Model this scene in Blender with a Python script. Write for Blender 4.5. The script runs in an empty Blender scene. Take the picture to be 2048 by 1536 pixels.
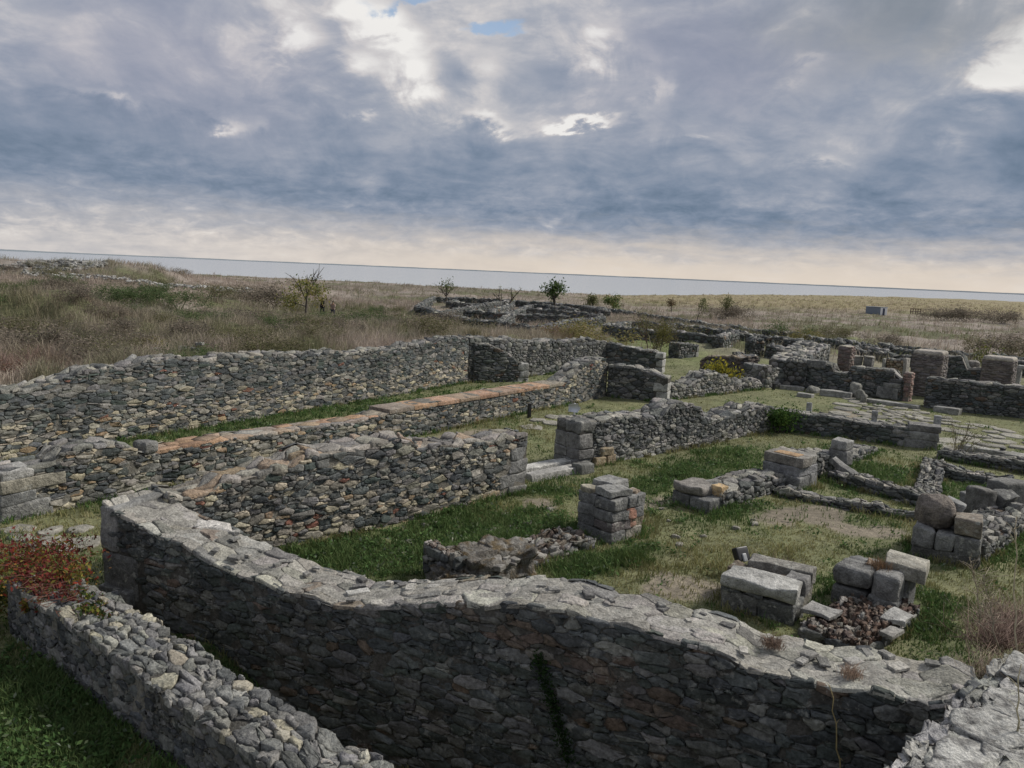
import bpy, math, random
import numpy as np
from mathutils import Vector

# ------------------------------------------------------------------ camera, sky, sun, exposure
scene = bpy.context.scene
H, F = 5.0, 1530.0                       # eye height (m) and focal length in pixels of the 2048 wide photograph
PITCH, ROLL = math.radians(90 - 8.35), math.radians(2.46)
cam_data = bpy.data.cameras.new('camera')
cam_data.sensor_width = 36.0
cam_data.lens = F * 36.0 / 2048.0
cam_data.clip_start = 0.1
cam_data.clip_end = 30000.0
cam = bpy.data.objects.new('camera', cam_data)
scene.collection.objects.link(cam)
scene.camera = cam
def _rx(a):
    c, s = math.cos(a), math.sin(a); return np.array([[1, 0, 0], [0, c, -s], [0, s, c]])
def _rz(a):
    c, s = math.cos(a), math.sin(a); return np.array([[c, -s, 0], [s, c, 0], [0, 0, 1]])
RC = _rx(PITCH) @ _rz(ROLL)
cam.location = (0, 0, H)
from mathutils import Matrix
cam.rotation_euler = Matrix(RC.tolist()).to_euler()

def ray(px, py):
    return RC @ np.array([(px - 1024) / F, -(py - 768) / F, -1.0])
def G(px, py, z=0.0):
    d = ray(px, py); t = (z - H) / d[2]
    return np.array([d[0] * t, d[1] * t])
def UZ(px, py, A, B):
    """where the sight line through a pixel meets the vertical plane of a wall face: (distance along, height)"""
    d = ray(px, py); A = np.array(A[:2], float); B = np.array(B[:2], float); e = B - A
    t, u = np.linalg.solve(np.array([[d[0], -e[0]], [d[1], -e[1]]]), A)
    return u * np.linalg.norm(e), H + t * d[2]

SUN_AZ, SUN_EL = math.radians(72), math.radians(42)
sun = bpy.data.lights.new('sun', 'SUN')
sun.energy = 2.5
sun.angle = math.radians(11)
sun.color = (1.0, 0.95, 0.87)
sun_o = bpy.data.objects.new('sun', sun)
scene.collection.objects.link(sun_o)
sv = Vector((math.sin(SUN_AZ) * math.cos(SUN_EL), math.cos(SUN_AZ) * math.cos(SUN_EL), math.sin(SUN_EL)))
sun_o.rotation_euler = sv.to_track_quat('Z', 'Y').to_euler()
sun_o.location = (60, 30, 60)

vs = scene.view_settings
vs.view_transform = 'Standard'
vs.look = 'None'
vs.gamma = 1.0
vs.use_curve_mapping = False
vs.exposure = 0.62
scene.cycles.max_bounces = 5
scene.cycles.diffuse_bounces = 3
scene.cycles.transparent_max_bounces = 4

class NT:
    """tiny helper to write node expressions"""
    def __init__(s, tree): s.t = tree
    def n(s, kind, **kw):
        nd = s.t.nodes.new(kind)
        for k, v in kw.items(): setattr(nd, k, v)
        return nd
    def put(s, sock, v):
        if hasattr(v, 'is_output'): s.t.links.new(v, sock)
        elif isinstance(v, (tuple, list)):
            sock.default_value = tuple(v) + ((1.0,) if len(v) == 3 and len(sock.default_value) == 4 else ())
        else: sock.default_value = v
    def m(s, op, a, b=None, c=None, clamp=False):
        nd = s.n('ShaderNodeMath', operation=op, use_clamp=clamp)
        for i, v in enumerate((a, b, c)):
            if v is not None: s.put(nd.inputs[i], v)
        return nd.outputs[0]
    def mix(s, f, a, b, blend='MIX'):
        nd = s.n('ShaderNodeMix', data_type='RGBA', blend_type=blend)
        s.put(nd.inputs[0], f); s.put(nd.inputs[6], a); s.put(nd.inputs[7], b)
        return nd.outputs[2]
    def noise(s, vec, scale, detail=4, rough=.55, dist=0.0):
        nd = s.n('ShaderNodeTexNoise')
        if vec is not None: s.put(nd.inputs['Vector'], vec)
        s.put(nd.inputs['Scale'], scale); s.put(nd.inputs['Detail'], detail)
        s.put(nd.inputs['Roughness'], rough); s.put(nd.inputs['Distortion'], dist)
        return nd.outputs[0]
    def ss(s, x, a, b, lo=0.0, hi=1.0):
        nd = s.n('ShaderNodeMapRange', interpolation_type='SMOOTHSTEP')
        for i, v in enumerate((x, a, b, lo, hi)): s.put(nd.inputs[i], v)
        return nd.outputs[0]
    def comb(s, x, y, z):
        nd = s.n('ShaderNodeCombineXYZ')
        for i, v in enumerate((x, y, z)): s.put(nd.inputs[i], v)
        return nd.outputs[0]
    def ramp(s, x, stops, interp='LINEAR'):
        nd = s.n('ShaderNodeValToRGB'); cr = nd.color_ramp; cr.interpolation = interp
        while len(cr.elements) < len(stops): cr.elements.new(0.5)
        for e, (p, c) in zip(cr.elements, stops):
            e.position = p; e.color = tuple(c) + (1,) if not isinstance(c, float) else (c, c, c, 1)
        s.put(nd.inputs[0], x)
        return nd.outputs[0]

world = bpy.data.worlds.new("World")
scene.world = world
world.use_nodes = True
wt = world.node_tree
wt.nodes.clear()
w = NT(wt)
wout = w.n('ShaderNodeOutputWorld')
bg = w.n('ShaderNodeBackground')
sky = w.n('ShaderNodeTexSky', sky_type='NISHITA', sun_disc=False, sun_elevation=SUN_EL, sun_rotation=SUN_AZ)
gen = w.n('ShaderNodeTexCoord').outputs['Generated']
sep = w.n('ShaderNodeSeparateXYZ'); w.put(sep.inputs[0], gen)
X, Y, Z = sep.outputs
az = w.m('ARCTAN2', X, Y)
el = w.m('ARCSINE', Z)
zc = w.m('MAXIMUM', Z, 0.0)
inv = w.m('DIVIDE', 1.0, w.m('ADD', zc, 0.22))
pv = w.comb(w.m('MULTIPLY', X, inv), w.m('MULTIPLY', Y, inv), w.m('MULTIPLY', zc, 2.0))
nA = w.noise(pv, 2.6, 8, .55, .25)                       # broad cloud masses, seen in perspective
ae = w.comb(az, w.m('MULTIPLY', el, 1.7), 1.3)
nB = w.noise(ae, 17.0, 10, .60, .45)                      # crisp puffs
nC = w.noise(w.comb(az, w.m('MULTIPLY', el, 2.2), 3.7), 5.0, 5, .5)
nD = w.noise(ae, 7.0, 9, .56, .9)                       # billows
vor = w.n('ShaderNodeTexVoronoi', feature='SMOOTH_F1'); vor.inputs['Smoothness'].default_value = .45
w.put(vor.inputs['Vector'], w.comb(w.m('ADD', az, w.m('MULTIPLY', w.m('SUBTRACT', nB, .5), .05)), w.m('MULTIPLY', w.m('ADD', el, w.m('MULTIPLY', w.m('SUBTRACT', nD, .5), .04)), 1.5), 0.4)); vor.inputs['Scale'].default_value = 17.0
puff = w.m('SUBTRACT', .55, vor.outputs['Distance'])
azw = w.m('ADD', az, w.m('ADD', w.m('MULTIPLY', w.m('SUBTRACT', nC, .5), .16), w.m('MULTIPLY', w.m('SUBTRACT', nB, .5), .10)))
elw = w.m('ADD', el, w.m('ADD', w.m('MULTIPLY', w.m('SUBTRACT', nD, .5), .10), w.m('MULTIPLY', w.m('SUBTRACT', nB, .5), .04)))
def blob(px, py, sx, sy):
    d = ray(px, py); d = d / np.linalg.norm(d)
    a0, e0 = math.atan2(d[0], d[1]), math.asin(d[2])
    p = w.m('POWER', w.m('DIVIDE', w.m('SUBTRACT', azw, a0), sx / F), 2.0)
    q = w.m('POWER', w.m('DIVIDE', w.m('SUBTRACT', elw, e0), sy / F), 2.0)
    return w.m('EXPONENT', w.m('MULTIPLY', w.m('ADD', p, q), -1.0))
nS = w.noise(w.comb(w.m('MULTIPLY', az, 1.0), w.m('MULTIPLY', el, 5.5), 8.1), 11.0, 8, .62, .25)   # layered streaks low down
elt = w.m('SUBTRACT', el, w.m('MULTIPLY', w.m('MAXIMUM', w.m('MULTIPLY', az, -1.0), 0.0), 0.030))
elb = w.m('ADD', elt, w.m('ADD', w.m('MULTIPLY', w.m('SUBTRACT', nS, .5), .075), w.m('MULTIPLY', w.m('SUBTRACT', nB, .5), .035)))
base = w.ramp(w.m('DIVIDE', elb, 0.5, clamp=True),
              [(0.0, .65), (.035, .62), (.06, .54), (.095, .41), (.15, .29), (.28, .35), (.42, .46), (.6, .54), (1.0, .50)])
b = w.m('ADD', base, w.m('MULTIPLY', w.m('SUBTRACT', nA, .5), w.ss(el, .03, .16, .15, .50)))
b = w.m('ADD', b, w.m('MULTIPLY', w.m('SUBTRACT', nB, .5), w.ss(el, .02, .2, .40, .55)))
b = w.m('ADD', b, w.m('MULTIPLY', w.m('SUBTRACT', nD, .5), w.ss(el, .03, .14, .25, .85)))
b = w.m('ADD', b, w.m('MULTIPLY', w.m('SUBTRACT', nS, .5), w.ss(el, .05, .16, .55, .0)))
nE = w.noise(w.comb(az, w.m('MULTIPLY', el, 2.6), 5.3), 34.0, 7, .62, .4)           # small clouds in the pale strip
b = w.m('ADD', b, w.m('MULTIPLY', w.m('SUBTRACT', nE, .52), w.m('MULTIPLY', w.ss(el, .004, .03), w.ss(el, .07, .14, .75, .12))))
bright = None
for (px, py, sx, sy, k) in [(760, 60, 200, 80, .24), (880, 160, 130, 50, .20), (640, 110, 70, 60, .10), (1190, 85, 70, 34, .30), (1180, 232, 70, 9, .42),
                            (1010, 240, 60, 18, .26), (1310, 180, 30, 50, .20), (2040, 110, 60, 70, .42), (1615, 130, 34, 30, .20),
                            (60, 110, 220, 70, .12), (425, 235, 36, 14, .26), (1630, 310, 60, 18, .20), (1105, 425, 32, 10, .2), (760, 248, 40, 8, .3), (235, 205, 40, 10, .2), (1900, 290, 40, 12, .25), (1400, 270, 40, 14, .2)]:
    q_ = w.m('MULTIPLY', blob(px, py, sx, sy), k)
    b = w.m('ADD', b, q_); bright = q_ if bright is None else w.m('ADD', bright, q_)
b = w.m('ADD', b, w.m('MULTIPLY', w.m('MULTIPLY', puff, w.ss(bright, .02, .25)), .70))
for (px, py, sx, sy, k) in [(1830, 30, 230, 75, -.20), (1440, 110, 150, 90, -.12), (430, 120, 130, 100, -.04), (1500, 430, 520, 34, -.10),
                            (250, 240, 280, 40, -.08), (820, 350, 300, 50, -.05), (1080, 130, 40, 30, -.14), (780, 110, 50, 16, -.12), (300, 340, 300, 24, -.06)]:
    b = w.m('ADD', b, w.m('MULTIPLY', blob(px, py, sx, sy), k))
ccol = w.ramp(b, [(0.0, (.125, .175, .245)), (.20, (.185, .233, .312)), (.38, (.262, .298, .368)), (.54, (.355, .375, .425)),
                  (.70, (.54, .525, .53)), (.90, (.78, .765, .74))])
warm = w.m('MULTIPLY', w.ss(elb, .0, .075, 1.0, 0.0), w.ss(az, -.62, .1, .25, 1.0))
ccol = w.mix(w.m('MULTIPLY', warm, .75), ccol, (.70, .60, .49))
# a dull lilac cast high up on both sides
lil = w.m('ADD', blob(350, 110, 300, 130), blob(1420, 110, 260, 110))
ccol = w.mix(w.m('MULTIPLY', lil, .35, clamp=True), ccol, (.340, .325, .405))
grey = blob(1850, 30, 240, 80)
ccol = w.mix(w.m('MULTIPLY', grey, .6, clamp=True), ccol, (.235, .250, .265))
hole = w.m('MAXIMUM', blob(835, 8, 55, 20), w.m('MULTIPLY', blob(985, 52, 48, 14), .95))
hole = w.m('MULTIPLY', w.ss(w.m('ADD', hole, w.m('MULTIPLY', w.m('SUBTRACT', nB, .5), 1.6)), .30, .95), .85)
blue = w.mix(1.0, sky.outputs[0], (.95, .92, .88), 'MULTIPLY')
cl10 = w.mix(1.0, ccol, (7.3, 7.3, 7.3), 'MULTIPLY')
final = w.mix(hole, cl10, blue)
w.put(bg.inputs[0], final)
bg.inputs[1].default_value = 0.10
wt.links.new(bg.outputs[0], wout.inputs[0])

# ------------------------------------------------------------------ helpers
rng = np.random.default_rng(7)
random.seed(7)
COL = scene.collection

def S(t, a, b):
    x = np.clip((np.asarray(t, float) - a) / (b - a), 0, 1); return x * x * (3 - 2 * x)
def _hash(ix, iy, iz, seed):
    n = (ix * 374761393 + iy * 668265263 + iz * 2147483647 + seed * 144665) & 0xffffffff
    n = ((n ^ (n >> 13)) * 1274126177) & 0xffffffff
    return ((n ^ (n >> 16)) & 0xffff) / 65535.0
def noise3(p, scale=1.0, seed=0):
    p = np.asarray(p, float) * scale
    i = np.floor(p).astype(np.int64); f = p - i; f = f * f * (3 - 2 * f)
    r = 0
    for dx in (0, 1):
        for dy in (0, 1):
            for dz in (0, 1):
                wgt = (f[..., 0] if dx else 1 - f[..., 0]) * (f[..., 1] if dy else 1 - f[..., 1]) * (f[..., 2] if dz else 1 - f[..., 2])
                r = r + wgt * _hash(i[..., 0] + dx, i[..., 1] + dy, i[..., 2] + dz, seed)
    return r
def fbm2(x, y, scale, seed=0, oct=4):
    p = np.stack([x, y, np.zeros_like(x)], -1); r = 0; a = .5; tot = 0
    for k in range(oct):
        r = r + a * noise3(p, scale * 2 ** k, seed + k); tot += a; a *= .55
    return r / tot

class MB:
    def __init__(s): s.V = []; s.F = []; s.C = []; s.n = 0
    def add(s, v, f, c):
        v = np.asarray(v, float).reshape(-1, 3); f = np.asarray(f, np.int64)
        c = np.asarray(c, float)
        if c.ndim == 1: c = np.repeat(c[None, :], len(v), 0)
        s.V.append(v); s.C.append(c); s.F.append(f + s.n); s.n += len(v)
    def build(s, name, mat, parent=None, loc=(0, 0, 0), smooth=False):
        me = bpy.data.meshes.new(name)
        if s.n:
            v = np.concatenate(s.V) - np.asarray(loc, float); c = np.concatenate(s.C)
            tot = np.concatenate([np.full(len(f), f.shape[1], np.int32) for f in s.F])
            li = np.concatenate([f.ravel() for f in s.F]).astype(np.int32)
            me.vertices.add(len(v)); me.vertices.foreach_set('co', v.astype(np.float32).ravel())
            me.loops.add(len(li)); me.loops.foreach_set('vertex_index', li)
            me.polygons.add(len(tot))
            me.polygons.foreach_set('loop_start', np.concatenate([[0], np.cumsum(tot)[:-1]]).astype(np.int32))
            me.polygons.foreach_set('loop_total', tot)
            if smooth: me.polygons.foreach_set('use_smooth', np.ones(len(tot), bool))
            at = me.color_attributes.new('Col', 'FLOAT_COLOR', 'POINT')
            at.data.foreach_set('color', np.concatenate([c, np.ones((len(c), 1))], 1).astype(np.float32).ravel())
            me.update(calc_edges=True)
        me.materials.append(mat)
        o = bpy.data.objects.new(name, me); COL.objects.link(o)
        if parent is not None: o.parent = parent
        else: o.location = loc
        return o

def tag(o, label=None, cat=None, group=None, kind=None):
    if label: o['label'] = label
    if cat: o['category'] = cat
    if group: o['group'] = group
    if kind: o['kind'] = kind
    return o
def empty(name, loc, label, cat, group=None):
    e = bpy.data.objects.new(name, None); COL.objects.link(e)
    e.location = loc; e.empty_display_size = .2
    return tag(e, label, cat, group)

# ------------------------------------------------------------------ materials
def attr_mat(name, rough=.9, var=((3.0, .35), (22.0, .35)), bump=(40.0, .5, .02), tint=None, spec=.25, lichen=0.0, translucent=0.0):
    mt = bpy.data.materials.new(name); mt.use_nodes = True
    t = mt.node_tree; t.nodes.clear(); q = NT(t)
    out = q.n('ShaderNodeOutputMaterial'); bs = q.n('ShaderNodeBsdfPrincipled')
    at = q.n('ShaderNodeAttribute', attribute_name='Col').outputs['Color']
    geo = q.n('ShaderNodeNewGeometry').outputs['Position']
    c = at
    for i, (sc, am) in enumerate(var):
        nz = q.noise(geo, sc, 5, .6)
        f = q.ss(nz, .25, .75, 1 - am, 1 + am)
        c = q.mix(1.0, c, q.comb(f, f, f), 'MULTIPLY')
    if lichen > 0:
        l1 = q.noise(geo, 9.0, 6, .65)
        l2 = q.noise(geo, 1.3, 3, .5)
        msk = q.m('MULTIPLY', q.ss(l1, .54, .64), q.ss(l2, .40, .62))
        c = q.mix(q.m('MULTIPLY', msk, lichen), c, (.36, .355, .32))
        l3 = q.noise(geo, 17.0, 5, .6)
        c = q.mix(q.m('MULTIPLY', q.ss(l3, .64, .70), lichen * .8), c, (.035, .034, .03))
    q.put(bs.inputs['Base Color'], c)
    bs.inputs['Roughness'].default_value = rough
    bs.inputs['Specular IOR Level'].default_value = spec
    if bump:
        bn = q.n('ShaderNodeBump'); bn.inputs['Strength'].default_value = bump[1]; bn.inputs['Distance'].default_value = bump[2]
        q.put(bn.inputs['Height'], q.noise(geo, bump[0], 5, .65))
        q.put(bs.inputs['Normal'], bn.outputs[0])
    if translucent > 0:
        tr = q.n('ShaderNodeBsdfTranslucent'); q.put(tr.inputs[0], c)
        mx = q.n('ShaderNodeMixShader'); mx.inputs[0].default_value = translucent
        t.links.new(bs.outputs[0], mx.inputs[1]); t.links.new(tr.outputs[0], mx.inputs[2]); t.links.new(mx.outputs[0], out.inputs[0])
    else:
        t.links.new(bs.outputs[0], out.inputs[0])
    return mt
STONE = attr_mat('rubble_stone', lichen=.5, var=((1.1, .25), (5.0, .25), (22.0, .35)), bump=(30.0, .8, .03))
STONE_FAR = attr_mat('rubble_stone_far', lichen=.3, var=((1.2, .3), (6.0, .35)), bump=(9.0, .8, .06))
BLOCK = attr_mat('dressed_stone', lichen=.85, var=((1.6, .35), (7.0, .35), (45.0, .3)), bump=(14.0, 1.0, .05))
PITTED = attr_mat('pitted_limestone', lichen=.35, var=((2.5, .2), (28.0, .35), (90.0, .2)), bump=(14.0, 1.0, .08))
CAP = attr_mat('weathered_cap', lichen=.55, var=((1.3, .25), (8.0, .3), (36.0, .35)), bump=(20.0, 1.0, .05))
GROUND = attr_mat('soil_and_turf', var=((.7, .25), (7.0, .3), (40.0, .3)), bump=(25.0, .6, .04))
BLADE = attr_mat('grass_blades', var=((.5, .18),), bump=None, spec=.15, translucent=.25)
LEAF = attr_mat('leaves', var=((2.0, .2),), bump=None, spec=.2, translucent=.4)
BARK = attr_mat('bark', var=((8.0, .3),), bump=(30.0, .6, .01))
PAINT = attr_mat('painted_metal', rough=.45, var=((20.0, .06),), bump=None, spec=.5)
CLOTH = attr_mat('cloth_and_skin', var=((20.0, .1),), bump=None)
BRICKM = attr_mat('thin_brick', var=((3.0, .3), (25.0, .3)), bump=(35.0, .5, .015), lichen=.25)

# palettes: (weight, colour)
def pal(*a):
    wts = np.array([x[0] for x in a], float); return wts / wts.sum(), np.array([x[1] for x in a], float)
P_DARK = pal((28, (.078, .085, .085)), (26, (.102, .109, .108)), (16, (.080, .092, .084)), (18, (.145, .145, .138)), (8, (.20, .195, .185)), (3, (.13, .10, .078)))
P_MIX = pal((14, (.074, .082, .083)), (18, (.105, .113, .113)), (8, (.076, .092, .086)), (24, (.165, .162, .152)), (20, (.26, .245, .212)), (12, (.37, .33, .25)), (2.4, (.29, .215, .14)), (.8, (.19, .095, .07)))
P_WARM = pal((14, (.06, .072, .072)), (12, (.085, .095, .095)), (16, (.15, .145, .135)), (20, (.26, .24, .20)), (22, (.37, .33, .25)), (8, (.34, .25, .165)), (1.5, (.21, .10, .075)))
P_GREY = pal((30, (.085, .09, .09)), (30, (.13, .132, .128)), (25, (.18, .178, .168)), (10, (.26, .25, .23)), (5, (.06, .066, .066)))
P_PALE = pal((20, (.13, .132, .128)), (35, (.20, .195, .182)), (25, (.27, .26, .235)), (12, (.34, .32, .28)), (8, (.09, .095, .095)))
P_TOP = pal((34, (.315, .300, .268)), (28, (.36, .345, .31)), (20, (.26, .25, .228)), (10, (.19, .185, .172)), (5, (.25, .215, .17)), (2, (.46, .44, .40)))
P_LOOSE = pal((35, (.17, .17, .163)), (30, (.22, .217, .205)), (18, (.12, .123, .122)), (10, (.28, .27, .25)), (5, (.38, .35, .28)), (2, (.44, .42, .36)))
P_TERRA = pal((40, (.36, .235, .155)), (25, (.32, .24, .175)), (25, (.29, .25, .205)), (10, (.25, .235, .21)))
P_BRICK = pal((30, (.15, .112, .102)), (30, (.175, .128, .115)), (20, (.14, .118, .112)), (20, (.19, .16, .145)))
P_BROWN = pal((28, (.125, .098, .080)), (22, (.155, .128, .108)), (10, (.20, .18, .155)), (40, (.105, .102, .095)))
MORTAR = (.16, .15, .13)
MORTAR_D = (.085, .080, .071)
MORTAR_L = (.29, .278, .250)

# ------------------------------------------------------------------ rubble facing: irregular coursed cells, each one a bulging stone
def clip(poly, mx, my, nx, ny):
    out = []
    pu, pv = poly[-1]; pd = (pu - mx) * nx + (pv - my) * ny
    for (u, v) in poly:
        d = (u - mx) * nx + (v - my) * ny
        if d <= 0:
            if pd > 0:
                t = pd / (pd - d); out.append((pu + (u - pu) * t, pv + (v - pv) * t))
            out.append((u, v))
        elif pd <= 0:
            t = pd / (pd - d); out.append((pu + (u - pu) * t, pv + (v - pv) * t))
        pu, pv, pd = u, v, d
    return out

def cells(u0, u1, v0, v1, rowh, sw, topf=None, jit=.22, vary=.75, small=.22):
    ar = max(.6, sw / rowh * .85)
    seeds = []
    v = v0 - rowh * .5
    while v < v1 + rowh:
        h = rowh * random.uniform(1 - vary * .55, 1 + vary * .7)
        vm = v + h / 2
        u = u0 - sw * random.uniform(0.2, 1.2)
        while u < u1 + sw:
            wd = sw * math.exp(random.gauss(0, .45)) * (h / rowh) ** .6
            if random.random() < .06: wd *= 1.6
            q_ = min(wd / ar, h * 1.5)
            if random.random() < small:
                f_ = random.uniform(.3, .7)
                seeds.append(((u + wd / 2) / ar + random.uniform(-.1, .1) * rowh, vm - h * .5 * f_, (q_ * .3) ** 2)); seeds.append(((u + wd / 2) / ar + random.uniform(-.1, .1) * rowh, vm + h * .5 * (1 - f_), (q_ * .3) ** 2))
            else:
                seeds.append(((u + wd / 2 + random.uniform(-.1, .1) * wd) / ar, vm + random.uniform(-jit, jit) * h, (q_ * .5) ** 2))
            u += wd
        v += h
    g = {}
    cs = max(rowh * 1.6, 1e-3)
    for i, (a, bb, _w) in enumerate(seeds): g.setdefault((int(a // cs), int(bb // cs)), []).append(i)
    out = []
    for i, (a, bb, wi) in enumerate(seeds):
        if a * ar < u0 - .02 or a * ar > u1 + .02 or bb < v0 - .02 or bb > v1 + .02: continue
        if topf is not None and bb > topf(a * ar) - .02: continue
        r = rowh * 1.7
        poly = [(a - r, bb - r), (a + r, bb - r), (a + r, bb + r), (a - r, bb + r)]
        ci, cj = int(a // cs), int(bb // cs)
        nb = []
        for di in (-2, -1, 0, 1, 2):
            for dj in (-2, -1, 0, 1, 2):
                for k in g.get((ci + di, cj + dj), ()):
                    if k != i:
                        x, y, wj = seeds[k]; nb.append(((x - a) ** 2 + (y - bb) ** 2, x, y, wj))
        nb.sort()
        mr = 2 * r * r
        for (d2, x, y, wj) in nb:
            if d2 > 6 * mr: break
            f_ = .5 + max(-.3, min(.3, (wi - wj) / (2 * max(d2, 1e-6))))
            poly = clip(poly, a + (x - a) * f_, bb + (y - bb) * f_, x - a, y - bb)
            if len(poly) < 3: break
            mr = max((p[0] - a) ** 2 + (p[1] - bb) ** 2 for p in poly)
        if len(poly) < 3: continue
        poly = [(p[0] * ar, p[1]) for p in poly]
        uc = a * ar
        for (mx, my, nx, ny) in ((u0, 0, -1, 0), (u1, 0, 1, 0), (0, v0, 0, -1)):
            poly = clip(poly, mx, my, nx, ny)
            if len(poly) < 3: break
        if len(poly) < 3: continue
        if topf is not None:
            sl = (topf(uc + .1) - topf(uc - .1)) / .2
            poly = clip(poly, uc, topf(uc), -sl, 1.0)
        else:
            poly = clip(poly, 0, v1, 0, 1)
        if len(poly) < 3: continue
        ar2 = 0.0
        for k in range(len(poly)):
            x0, y0 = poly[k - 1]; x1, y1 = poly[k]; ar2 += x0 * y1 - x1 * y0
        if abs(ar2) < rowh * sw * .10: continue
        out.append((uc, bb, poly))
    return out

def emit(mb, cl, mapf, depth, colf, gap=.012, tilt=.10, rough=.006, detail=1, sink=.05, bulge=.06, shrink=.86):
    U = []; V = []; D = []; C = []; Q = []; T = []
    for (uc, vc, poly) in cl:
        cu = sum(p[0] for p in poly) / len(poly); cv = sum(p[1] for p in poly) / len(poly)
        rad = sum(math.hypot(p[0] - cu, p[1] - cv) for p in poly) / len(poly)
        s = max(.55, 1 - gap / max(rad, 1e-3))
        pts = [(cu + (p[0] - cu) * s, cv + (p[1] - cv) * s) for p in poly]
        if detail:
            q = []
            for i in range(len(pts)):
                a = pts[i]; c = pts[(i + 1) % len(pts)]
                k = random.uniform(.05, .19); k2 = random.uniform(.05, .19)
                q.append((a[0] * (1 - k) + c[0] * k, a[1] * (1 - k) + c[1] * k))
                if detail > 1 and math.hypot(a[0] - c[0], a[1] - c[1]) > rad * .7:
                    m_ = random.uniform(.35, .65); f_ = 1 - random.uniform(-.03, .13); x_ = a[0] * (1 - m_) + c[0] * m_; y_ = a[1] * (1 - m_) + c[1] * m_
                    q.append((cu + (x_ - cu) * f_, cv + (y_ - cv) * f_))
                q.append((a[0] * k2 + c[0] * (1 - k2), a[1] * k2 + c[1] * (1 - k2)))
            pts = q
        n = len(pts); b0 = len(U)
        d = random.uniform(*depth)
        tu, tv = random.gauss(0, tilt), random.gauss(0, tilt)
        col = colf(cu, cv)
        ks = shrink + random.uniform(-.10, .05)
        rings = ((1.0, -sink), (1.0, d * .72), (ks, d)) if detail else ((1.0, -sink), (.9, d))
        for (k, dd) in rings:
            for (u, v) in pts:
                du, dv = (u - cu) * k, (v - cv) * k
                j = 0 if dd < 0 else 1
                U.append(cu + du + j * random.gauss(0, rough)); V.append(cv + dv + j * random.gauss(0, rough))
                D.append(dd + j * (du * tu + dv * tv + random.gauss(0, rough))); C.append(col)
        U.append(cu); V.append(cv); D.append(d * (1 + bulge) + random.gauss(0, rough)); C.append(col)
        for r in range(len(rings) - 1):
            o1 = b0 + r * n; o2 = o1 + n
            for i in range(n):
                k = (i + 1) % n; Q.append((o1 + i, o1 + k, o2 + k, o2 + i))
        o = b0 + (len(rings) - 1) * n; ctr = o + n
        for i in range(n): T.append((o + i, o + (i + 1) % n, ctr))
    if not U: return
    xyz = mapf(np.array(U), np.array(V), np.array(D))
    mb.add(xyz, np.array(Q), np.array(C))
    nv = len(xyz)
    mb.F.append(np.array(T, np.int64) + mb.n - nv)

def colfn(p, vlo=None, p2=None, jitter=.18):
    """colour of a stone; p2 is the palette below height vlo"""
    def f(u, v):
        P_ = p2 if (p2 is not None and v < vlo + random.gauss(0, .12)) else p
        c = P_[1][np.searchsorted(np.cumsum(P_[0]), random.random() * .99999)]
        k = 1 + random.uniform(-jitter, jitter)
        return (c[0] * k, c[1] * k * random.uniform(.97, 1.03), c[2] * k * random.uniform(.94, 1.05))
    return f

FOOT = []        # wall footprints: nothing grows inside them
def footprint(A, t, n, L, th, grow=.03): FOOT.append((A[0], A[1], t[0], t[1], n[0], n[1], L, th, grow))

def grid_faces(nu, nv, off=0):
    i = np.arange(nu - 1)[:, None] * nv + np.arange(nv - 1)[None, :]
    i = i.ravel() + off
    return np.stack([i, i + nv, i + nv + 1, i + 1], 1)

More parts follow.
